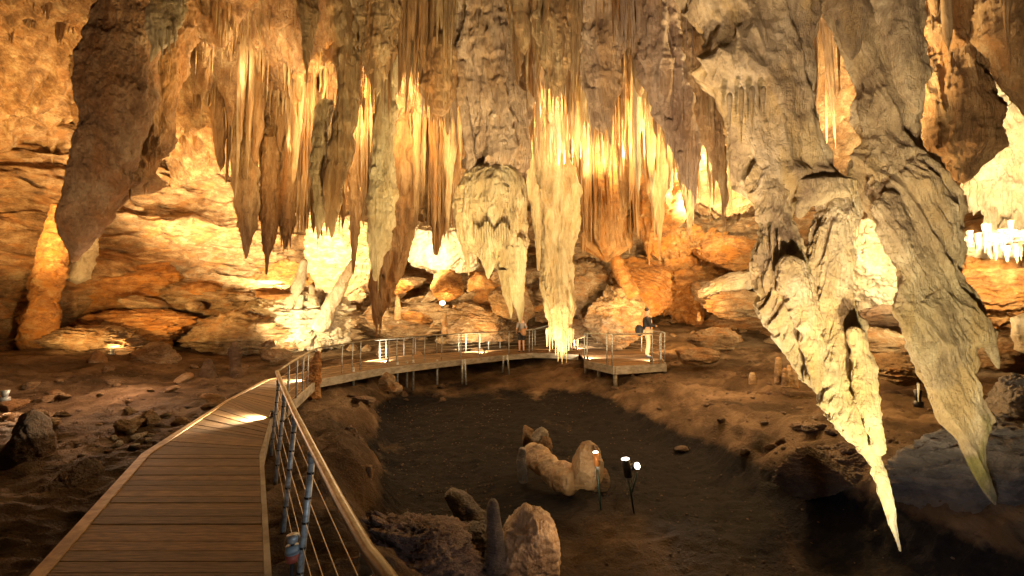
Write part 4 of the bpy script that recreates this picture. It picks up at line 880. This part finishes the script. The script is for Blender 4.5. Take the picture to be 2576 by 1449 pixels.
posts = [tb(a, t_, b_) for a, t_, b_ in [(1470, 838, 906), (1477, 838, 909), (1527, 840, 918), (1540, 841, 921), (1641, 839, 917), (1660, 838, 916)]]
railing('dark brass railing along the front of the viewing platform', [p[0] for p in posts], posts, 5, .022, .018, (.15, .85), r_cab=.004)
posts = [tb(a, t_, b_) for a, t_, b_ in [(1437, 818, 862), (1466, 812, 855), (1491, 809, 850)]]
railing('short railing climbing away behind the platform entrance', [p[0] for p in posts], posts, 3, .022, .018, (.3, .85), 'steel', r_cab=.004)

# ------------------------------------------------------------------ lamps
def light(name, kind, loc, power, col, size=.08, aim=None, angle=60, blend=.5, parent=None):
    d_ = bpy.data.lights.new(name, kind); d_.energy = power; d_.color = col; d_.shadow_soft_size = size
    o = bpy.data.objects.new(name, d_); COL.objects.link(o)
    if kind == 'SPOT':
        d_.spot_size = math.radians(angle); d_.spot_blend = blend
        o.rotation_euler = (Vector(aim)-Vector(loc)).to_track_quat('-Z', 'Y').to_euler()
    if parent is not None: o.parent = parent; o.location = Vector(loc)-Vector(parent.location)
    else: o.location = loc
    return o
WARM = (1.0, .60, .20); AMB = (1.0, .52, .15); WHT = (1.0, .77, .40); COOL = (1.0, .86, .70)
def stake_lamp(pt, pb, label, r=.05, hl=.22, mhead='black', aim=None, power=60, colr=COOL, angle=70, facing=None, mast='green_stake'):
    g = Vector(pb); t = Vector(pt)
    o = empty('stake_lamp', tuple(g), label, 'lamp')
    up = (t-g).normalized() if facing is None else Vector(facing).normalized()
    hb = t-up*hl
    part('stake', tube_np([g-Vector((0, 0, .03)), hb if facing is None else t-Vector((0, 0, .10))], .014, 10), mast, o)
    hd = part('lamp_head', [tube_np([hb, t-up*.006], [r*.9, r], 24)], mhead, o)
    part('bracket', [tube_np([hb-up*.05, hb+up*.01], [r*.35, r*.8], 14), tube_np([hb+Vector((r*.9, 0, 0)), hb-up*.08+Vector((r*.5, 0, 0))], .006, 8)], 'steel', o)
    part('lens', tube_np([t-up*.006, t+up*.003], r*.86, 24), 'glow', o)
    part('wire', tube_np([hb, hb+Vector((-.03, .0, -.08)), hb+Vector((-.025, -.01, -.17)), hb+Vector((0, 0, -.2))], .004, 6), 'fascia', o)
    light('stake_lamp_light', 'SPOT', tuple(t+up*.03), power, colr, .04, aim, angle, .7, o)
    return o
gz = lambda px, py: (lambda D: P(px, py, D))(next((d_ for d_ in np.arange(3.5, 12, .03) if float(floor_z(P(px, py, d_).x, d_)) > P(px, py, d_).z), 6.3))
a = gz(1512, 1284); stake_lamp(P(1498, 1137, a.y), a, 'slim stake lamp with an amber glowing tube, nearest the wedge-shaped rock', .042, .20, 'amber', P(2150, 900, 4.6), 260, (1, .80, .55), 80)
a = gz(1596, 1292); stake_lamp(P(1573, 1154, a.y), a, 'stake lamp with a fat dark cylinder head glowing white on top', .062, .26, 'black', P(2300, 700, 5.0), 260, (1, .84, .62), 80)
a = gz(1588, 1240); t = P(1603, 1172, a.y); stake_lamp(t, a, 'tilted stake lamp whose white lens faces the camera, right of the fat dark lamp', .06, .16, 'black', P(2300, 1350, 3.5), 30, (1, .8, .6), 90, facing=(.35, -.75, .35))
def small_lamp(p, label, aim, power, colr=WARM, h=.13, r=.04, m='black', angle=100, lens=False, name='lamp', size=.03, blend=.8):
    p = Vector(p); o = empty(name, tuple(p), label, 'lamp')
    part('lamp_body', [tube_np([p, p+Vector((0, 0, h*.35))], r*1.15, 16), tube_np([p+Vector((0, 0, h*.35)), p+Vector((0, 0, h))], [r*.55, r], 16)], m, o)
    d_ = (Vector(aim)-p).normalized(); c = p+Vector((0, 0, h*.8))
    if lens: part('lens', tube_np([c+d_*r*.9, c+d_*(r*1.12)], r*.6, 14), 'glow', o)
    light('lamp_light', 'SPOT', tuple(c+d_*(r*1.5+.02)), power, colr, size, aim, angle, blend, o)
    return o
def deck_lamp(px, py, ax, ay, power, label, angle=120):
    p = onz(px, py, .006); q_ = onz(ax, ay, -.02)
    small_lamp(p, label, q_, power*9, (1, .80, .52), .10, .032, angle=angle)
deck_lamp(684, 1049, 600, 1058, 60, 'low deck lamp at the boardwalk edge throwing the nearest bright strip')
deck_lamp(775, 955, 715, 962, 45, 'low deck lamp beside the splintered stump')
deck_lamp(975, 910, 945, 906, 70, 'low deck lamp before the paired bright posts')
deck_lamp(1218, 888, 1190, 883, 60, 'low deck lamp halfway along the far walkway')
deck_lamp(1637, 909, 1600, 899, 22, 'low deck lamp at the feet of the person in black')
deck_lamp(1478, 903, 1510, 897, 90, 'low deck lamp at the left corner of the viewing platform')
deck_lamp(1450, 878, 1475, 876, 60, 'low deck lamp at the back of the viewing platform')
small_lamp(gz(2030, 972) if False else P(2030, 962, 10.3), 'small black lamp on the ground behind the small stalagmite trio', P(2080, 560, 5.5), 200, (1, .62, .28), .22, .07, angle=90)
small_lamp(P(2311, 1024, 7.6), 'small black spotlight standing between the two giants\' tips', P(2200, 600, 9), 160, (1, .7, .4), .28, .06, angle=90)
small_lamp(P(282, 892, 15.6), 'small grey lamp on the ledge of the left rock pile', P(330, 845, 17.6), 160, (1, .62, .25), .2, .08, 'steel', angle=120)
small_lamp(P(12, 1008, 9), 'grey lamp head at the left edge on the stony ground', P(200, 1110, 8), 90, (1, .62, .34), .2, .07, 'steel', angle=130)
a = P(735, 1412, 3.0); o = empty('junction_lamp', tuple(a), 'round blue grey junction lamp with a red base behind the near posts', 'lamp')
part('base', tube_np([a, a+Vector((0, 0, .05))], [.035, .042], 20), 'red', o); part('housing', tube_np([a+Vector((0, 0, .052)), a+Vector((0, 0, .10))], [.045, .04], 20), 'blue', o)
part('cap', tube_np([a+Vector((0, 0, .12)), a+Vector((0, 0, .165))], [.03, .036], 20), 'steel', o); part('stem', tube_np([a+Vector((0, 0, .1)), a+Vector((0, 0, .125))], .012, 10), 'black', o)
part('stake', tube_np([a+Vector((0, 0, -.9)), a+Vector((0, 0, .0))], .012, 10), 'black', o)
c = P(1113, 762, 18.2); v = np.array(rock_np(.09, .09, .08, 3, 20, 14, 0, 0, 0)[0]); o = empty('globe_lamp', tuple(c), 'bare glowing lamp below the round boulder', 'lamp')
link('bulb', mesh_np('bulb', v, grid_quads(14, 20, True)[:, ::-1]), M['glow'], o)
part('socket', tube_np([c-Vector((0, 0, .2)), c-Vector((0, 0, .07))], .05, 12), 'black', o)
light('bulb_light', 'POINT', tuple(c+Vector((0, -.25, .1))), 60, WARM, .1, parent=o)
light('unseen_cave_light', 'POINT', tuple(P(1003, 776, 18.6)), 60, WARM, .1)

# lamps of the cave lighting hidden behind rocks and formations (the light they throw is in the photograph)
UPB = (0, .65, .76); UP = (0, .1, 1); BACK = (0, 1, .15)
HID = [
 ((-60, 660, 13.0), 4800, WARM, (-.1, .4, .9)), ((120, 600, 18.5), 5500, WARM, (0, .2, 1)), ((430, 640, 19.0), 3200, WHT, (0, .3, 1)), ((330, 700, 12.0), 350, WARM, (-.1, 0, 1)), ((600, 610, 18.5), 2600, WHT, BACK), ((690, 640, 19.0), 4200, WHT, BACK), ((800, 630, 18.8), 3600, WHT, BACK),
 ((1050, 650, 17.8), 2200, WHT, BACK), ((1400, 915, 13.0), 800, WHT, (0, .45, 1)), ((1500, 440, 15.3), 3600, WHT, UP), ((1580, 480, 14.5), 1800, WHT, UP), ((1420, 420, 12.0), 500, WARM, UP),
 ((1810, 520, 16.0), 6500, WHT, UPB), ((1740, 820, 16.5), 1300, AMB, (-.15, 1, .45)), ((1540, 780, 17.0), 260, WARM, UPB), ((2105, 450, 7.6), 3000, WHT, UPB), ((2235, 740, 10.6), 700, WHT, UPB),
 ((2540, 640, 8.6), 2200, WHT, (.3, .8, .4)), ((2520, 420, 8.8), 3000, WHT, (.4, .9, .1)), ((2480, 880, 8.0), 80, WHT, UPB), ((700, 860, 16.4), 1500, WHT, (.15, .8, .7)), ((330, 800, 14.6), 1500, WARM, UPB), ((90, 870, 14.0), 700, WARM, UPB),
 ((980, 600, 15.2), 900, WARM, UP), ((560, 500, 16.8), 700, WARM, UPB), ((940, 260, 10.4), 900, WARM, UPB), ((600, 330, 9.2), 600, WARM, UPB), ((1640, 360, 9.6), 600, WARM, UPB), ((1340, 300, 10.8), 800, WARM, UP), ((1180, 850, 18.0), 350, WARM, UPB), ((960, 840, 17.5), 300, WARM, UPB),
]
rl = random.Random(31)
for k in range(16):      # added bare points in mid-air giving the hanging formations rim highlights
    px = 560+(1840-560)*(k+.5)/16+rl.uniform(-25, 25); q_ = P(px, rl.uniform(130, 430), rl.uniform(10.2, 14.0))
    light('unseen_cave_light', 'POINT', tuple(q_), rl.uniform(110, 240)*(.45 if k < 3 else .9), (1, .74, .38), .06)
for k, (p, pw, c, dr) in enumerate(HID):
    q_ = P(*p); light('unseen_cave_light', 'SPOT', tuple(q_), pw, c, .10, q_+Vector(dr), 150, .6)
light('unseen_cave_light', 'POINT', tuple(P(2080, 720, 9.0)), 450, WARM, .3)  # floating fill points, added to brighten the open ground and banks
light('unseen_cave_light', 'POINT', tuple(P(1000, 800, 10.0)), 120, (1, .66, .36), .3)
light('unseen_cave_light', 'POINT', tuple(P(1780, 740, 10.5)), 430, (1, .62, .32), .3)
light('unseen_cave_light', 'POINT', tuple(P(330, 850, 10.5)), 260, (1, .60, .36), .2)
light('pool_fill', 'SPOT', (1.1, 6.0, -.6), 34, (1, .78, .50), .05, P(1440, 1190, 7.1), 100, .9)  # unseen spots added to brighten rocks in the basin, here as stake lamp spill
light('pool_fill', 'SPOT', (1.0, 4.6, -.5), 15, (1, .62, .34), .05, P(1230, 1400, 4.8), 100, .9)
light('pool_fill', 'SPOT', (3.3, 3.4, -.3), 60, (.86, .88, 1.0), .05, P(2450, 1210, 5.6), 100, .9)  # cool fill added for the grey boulder
light('pool_fill', 'SPOT', (.6, 3.2, -.2), 18, (1, .80, .74), .05, P(1050, 1400, 4.8), 100, .9)
# unseen spots aimed at near formations and posts; centre and left ones added fill
def fspot(x, y, aim, pw, c, ang):
    light('unseen_spot', 'SPOT', (x, y, float(floor_z(x, y))+.35), pw, c, .1, P(*aim), ang, .8)
fspot(2.4, 2.0, (2270, 760, 5.2), 1800, (1, .84, .48), 60)
fspot(1.4, 1.2, (2000, 60, 6), 1700, (1, .72, .50), 56)
light('unseen_spot', 'SPOT', (.9, .9, .2), 90, (.80, .92, 1.0), .06, (-1.35, 3.2, .1), 44, .9)
fspot(.2, 5.6, (1250, 420, 9.2), 3600, (1, .78, .38), 52)
fspot(.6, 4.0, (1500, 150, 8.5), 3200, (1, .72, .42), 66)
fspot(-1.3, 5.0, (900, 300, 9.4), 3000, (1, .72, .34), 60)
fspot(-6.5, 4.5, (330, 250, 9.5), 1500, (1, .66, .36), 60)

# ------------------------------------------------------------------ people
SK = {'skin': simple_mat('skin', (.55, .30, .19), .5), 'blk': simple_mat('black_cloth', (.018, .016, .018), .85, bump=.3), 'tan': simple_mat('tan_trousers', (.42, .30, .16), .8, bump=.3), 'hair': simple_mat('dark_hair', (.02, .012, .01), .6),
      'grey': simple_mat('grey_cloth', (.22, .20, .20), .85), 'red': simple_mat('red_cloth', (.55, .05, .04), .8), 'bag': simple_mat('brown_bag', (.30, .15, .07), .6), 'pink': simple_mat('pink_cloth', (.5, .12, .3), .7), 'shoe': simple_mat('dark_shoe', (.03, .03, .035), .6)}
def skin_mesh(name, V, E, R_, m, parent, sub=2):
    me = bpy.data.meshes.new(name); me.from_pydata([tuple(v) for v in V], E, []); o = bpy.data.objects.new(name, me); COL.objects.link(o)
    md = o.modifiers.new('skin', 'SKIN'); md.use_smooth_shade = True
    if not me.skin_vertices: 
        pass
    for k, sv in enumerate(me.skin_vertices[0].data):
        r = R_[k]; sv.radius = (r, r) if np.isscalar(r) else r; sv.use_root = (k == 0)
    ss = o.modifiers.new('sub', 'SUBSURF'); ss.levels = sub; ss.render_levels = sub
    dg = bpy.context.evaluated_depsgraph_get(); me2 = bpy.data.meshes.new_from_object(o.evaluated_get(dg))
    o.modifiers.clear(); o.data = me2; bpy.data.meshes.remove(me); me2.name = name
    me2.materials.clear(); me2.materials.append(m); o.parent = parent
    return o
def person(loc, yaw, h, label, pose, cloth):
    s = h/1.75
    o = empty('person', loc, label, 'person', rz=yaw); o.scale = (s, s, s)
    # faces +x in its own frame; y = left
    V = [(0, 0, .95), (0, 0, 1.12), (0, 0, 1.30), (.0, 0, 1.43), (.01, 0, 1.52), (.02, 0, 1.60), (.03, 0, 1.69)]
    R_ = [(.15, .11), (.13, .10), (.155, .11), (.12, .09), .055, .078, .085]; E = [(0, 1), (1, 2), (2, 3), (3, 4), (4, 5), (5, 6)]
    V.append((.115, 0, 1.61)); R_.append(.014); E.append((5, 7))
    arms = []
    for sgn in (1, -1):
        sh = len(V); V.append((0, sgn*.17, 1.40)); R_.append(.058); E.append((3, sh))
        el, wr, hn = pose['arm'](sgn)
        for p, r in ((el, .042), (wr, .028), (hn, .034)): V.append(p); R_.append(r); E.append((len(V)-2, len(V)-1))
        hb = len(V)-1; d_ = (Vector(hn)-Vector(wr)).normalized(); sd = d_.cross(Vector((0, 0, 1))); sd = sd.normalized() if sd.length > .1 else Vector((0, 1, 0))
        for f in range(4):
            b0 = Vector(hn)+sd*(f-1.5)*.018+d_*.03; ln = (.06, .07, .065, .05)[f]
            V.append(tuple(b0)); R_.append(.009); E.append((hb, len(V)-1)); V.append(tuple(b0+d_*ln+Vector((0, 0, -.015)))); R_.append(.008); E.append((len(V)-2, len(V)-1))
        V.append(tuple(Vector(wr)+d_*.03+sd*.045)); R_.append(.010); E.append((hb-1, len(V)-1))
        arms.append([(0, sgn*.16, 1.40), el, wr])
    for sgn in (1, -1):
        hp, kn, an, to = pose['leg'](sgn)
        V.append(hp); R_.append(.085); E.append((0, len(V)-1))
        for p, r in ((kn, .058), (an, .038), (to, .036)): V.append(p); R_.append(r); E.append((len(V)-2, len(V)-1))
    skin_mesh('body', V, E, R_, SK['skin'], o)
    top, low, shoe = cloth
    JV = [(0, 0, .90), (0, 0, 1.12), (0, 0, 1.30), (0, 0, 1.42), (.005, 0, 1.47)]; JR = [(.17, .135), (.16, .125), (.178, .13), (.145, .11), .07]; JE = [(0, 1), (1, 2), (2, 3), (3, 4)]
    for a_ in arms:
        JV.append(a_[0]); JR.append(.078); JE.append((3, len(JV)-1)); JV.append(a_[1]); JR.append(.062); JE.append((len(JV)-2, len(JV)-1))
        if pose['long']: JV.append(a_[2]); JR.append(.045); JE.append((len(JV)-2, len(JV)-1))
    skin_mesh('jacket' if pose['long'] else 'shirt', JV, JE, JR, SK[top], o)
    TV = [(0, 0, .96)]; TR = [(.165, .13)]; TE = []
    for sgn in (1, -1):
        hp, kn, an, to = pose['leg'](sgn); end = an if pose['trousers'] else tuple(Vector(hp).lerp(Vector(kn), .9))
        TV.append(hp); TR.append(.10); TE.append((0, len(TV)-1)); 
        if pose['trousers']: TV.append(kn); TR.append(.078); TE.append((len(TV)-2, len(TV)-1)); TV.append((an[0], an[1], an[2]+.02)); TR.append(.06); TE.append((len(TV)-2, len(TV)-1))
        else: TV.append(end); TR.append(.09); TE.append((len(TV)-2, len(TV)-1))
    skin_mesh('trousers' if pose['trousers'] else 'shorts', TV, TE, TR, SK[low], o)
    skin_mesh('hair', [(-.01, 0, 1.60), (-.005, 0, 1.70), (.04, 0, 1.745)], [(0, 1), (1, 2)], [.085, .095, .06], SK[pose.get('hair', 'hair')], o)
    for sgn in (1, -1):
        hp, kn, an, to = pose['leg'](sgn); skin_mesh('shoe', [(an[0]-.03, an[1], .05), (an[0]+.06, an[1], .045), (to[0]+.03, to[1], .035)], [(0, 1), (1, 2)], [.052, .05, .038], SK[shoe], o)
    return o
fold = {'arm': lambda s: ((.06, s*.24, 1.14), (.26, s*.12, 1.10), (.30, -s*.0+s*.03, 1.11)), 'leg': lambda s: ((0, s*.09, .90), (.02+(.05 if s > 0 else 0), s*.10, .50), (-.02, s*.11, .09), (.11, s*.12, .04)), 'long': True, 'trousers': True}
fp = onz(1629, 899, .006)
person(tuple(fp), .25-math.pi*.10, 1.74, 'person in a black jacket and tan trousers standing on the viewing platform with hands together', fold, ('blk', 'tan', 'shoe'))
b_ = Vector(fp)+Vector((-.27, -.02, .95)); v, q_, t_ = rock_np(.13, .17, .19, 77, 40, 28, 3, 0, .02)
tag(link('shoulder_bag', mesh_np('shoulder_bag', v, q_), SK['blk'], None, tuple(b_)), 'bulky black bag on the back of the person in the black jacket', 'bag')
hang = {'arm': lambda s: ((-.02, s*.25, 1.14), (.12, s*.22, .96), (.18, s*.18, .92)), 'leg': lambda s: ((0, s*.09, .88), (.02, s*.10, .50), (-.01, s*.10, .09), (.11, s*.12, .04)), 'long': False, 'trousers': False, 'hair': 'pink'}
fp = onz(1312, 886, .004)
person(tuple(fp), math.pi*.6, 1.45, 'small figure in a grey shirt and dark shorts on the far walkway', hang, ('grey', 'blk', 'shoe'))
b_ = Vector(fp)+Vector((.08, -.22, .80)); v, q_, t_ = rock_np(.12, .08, .13, 78, 30, 20, 3, 0, .02)
tag(link('shoulder_bag', mesh_np('shoulder_bag', v, q_), SK['bag'], None, tuple(b_)), 'brown bag carried by the figure in the grey shirt', 'bag')
fp = onz(1449, 874, .004); hang2 = dict(hang); hang2['hair'] = 'hair'
person(tuple(fp), -math.pi*.5, 1.22, 'child in red half hidden behind the glowing column tip', hang2, ('red', 'red', 'shoe'))
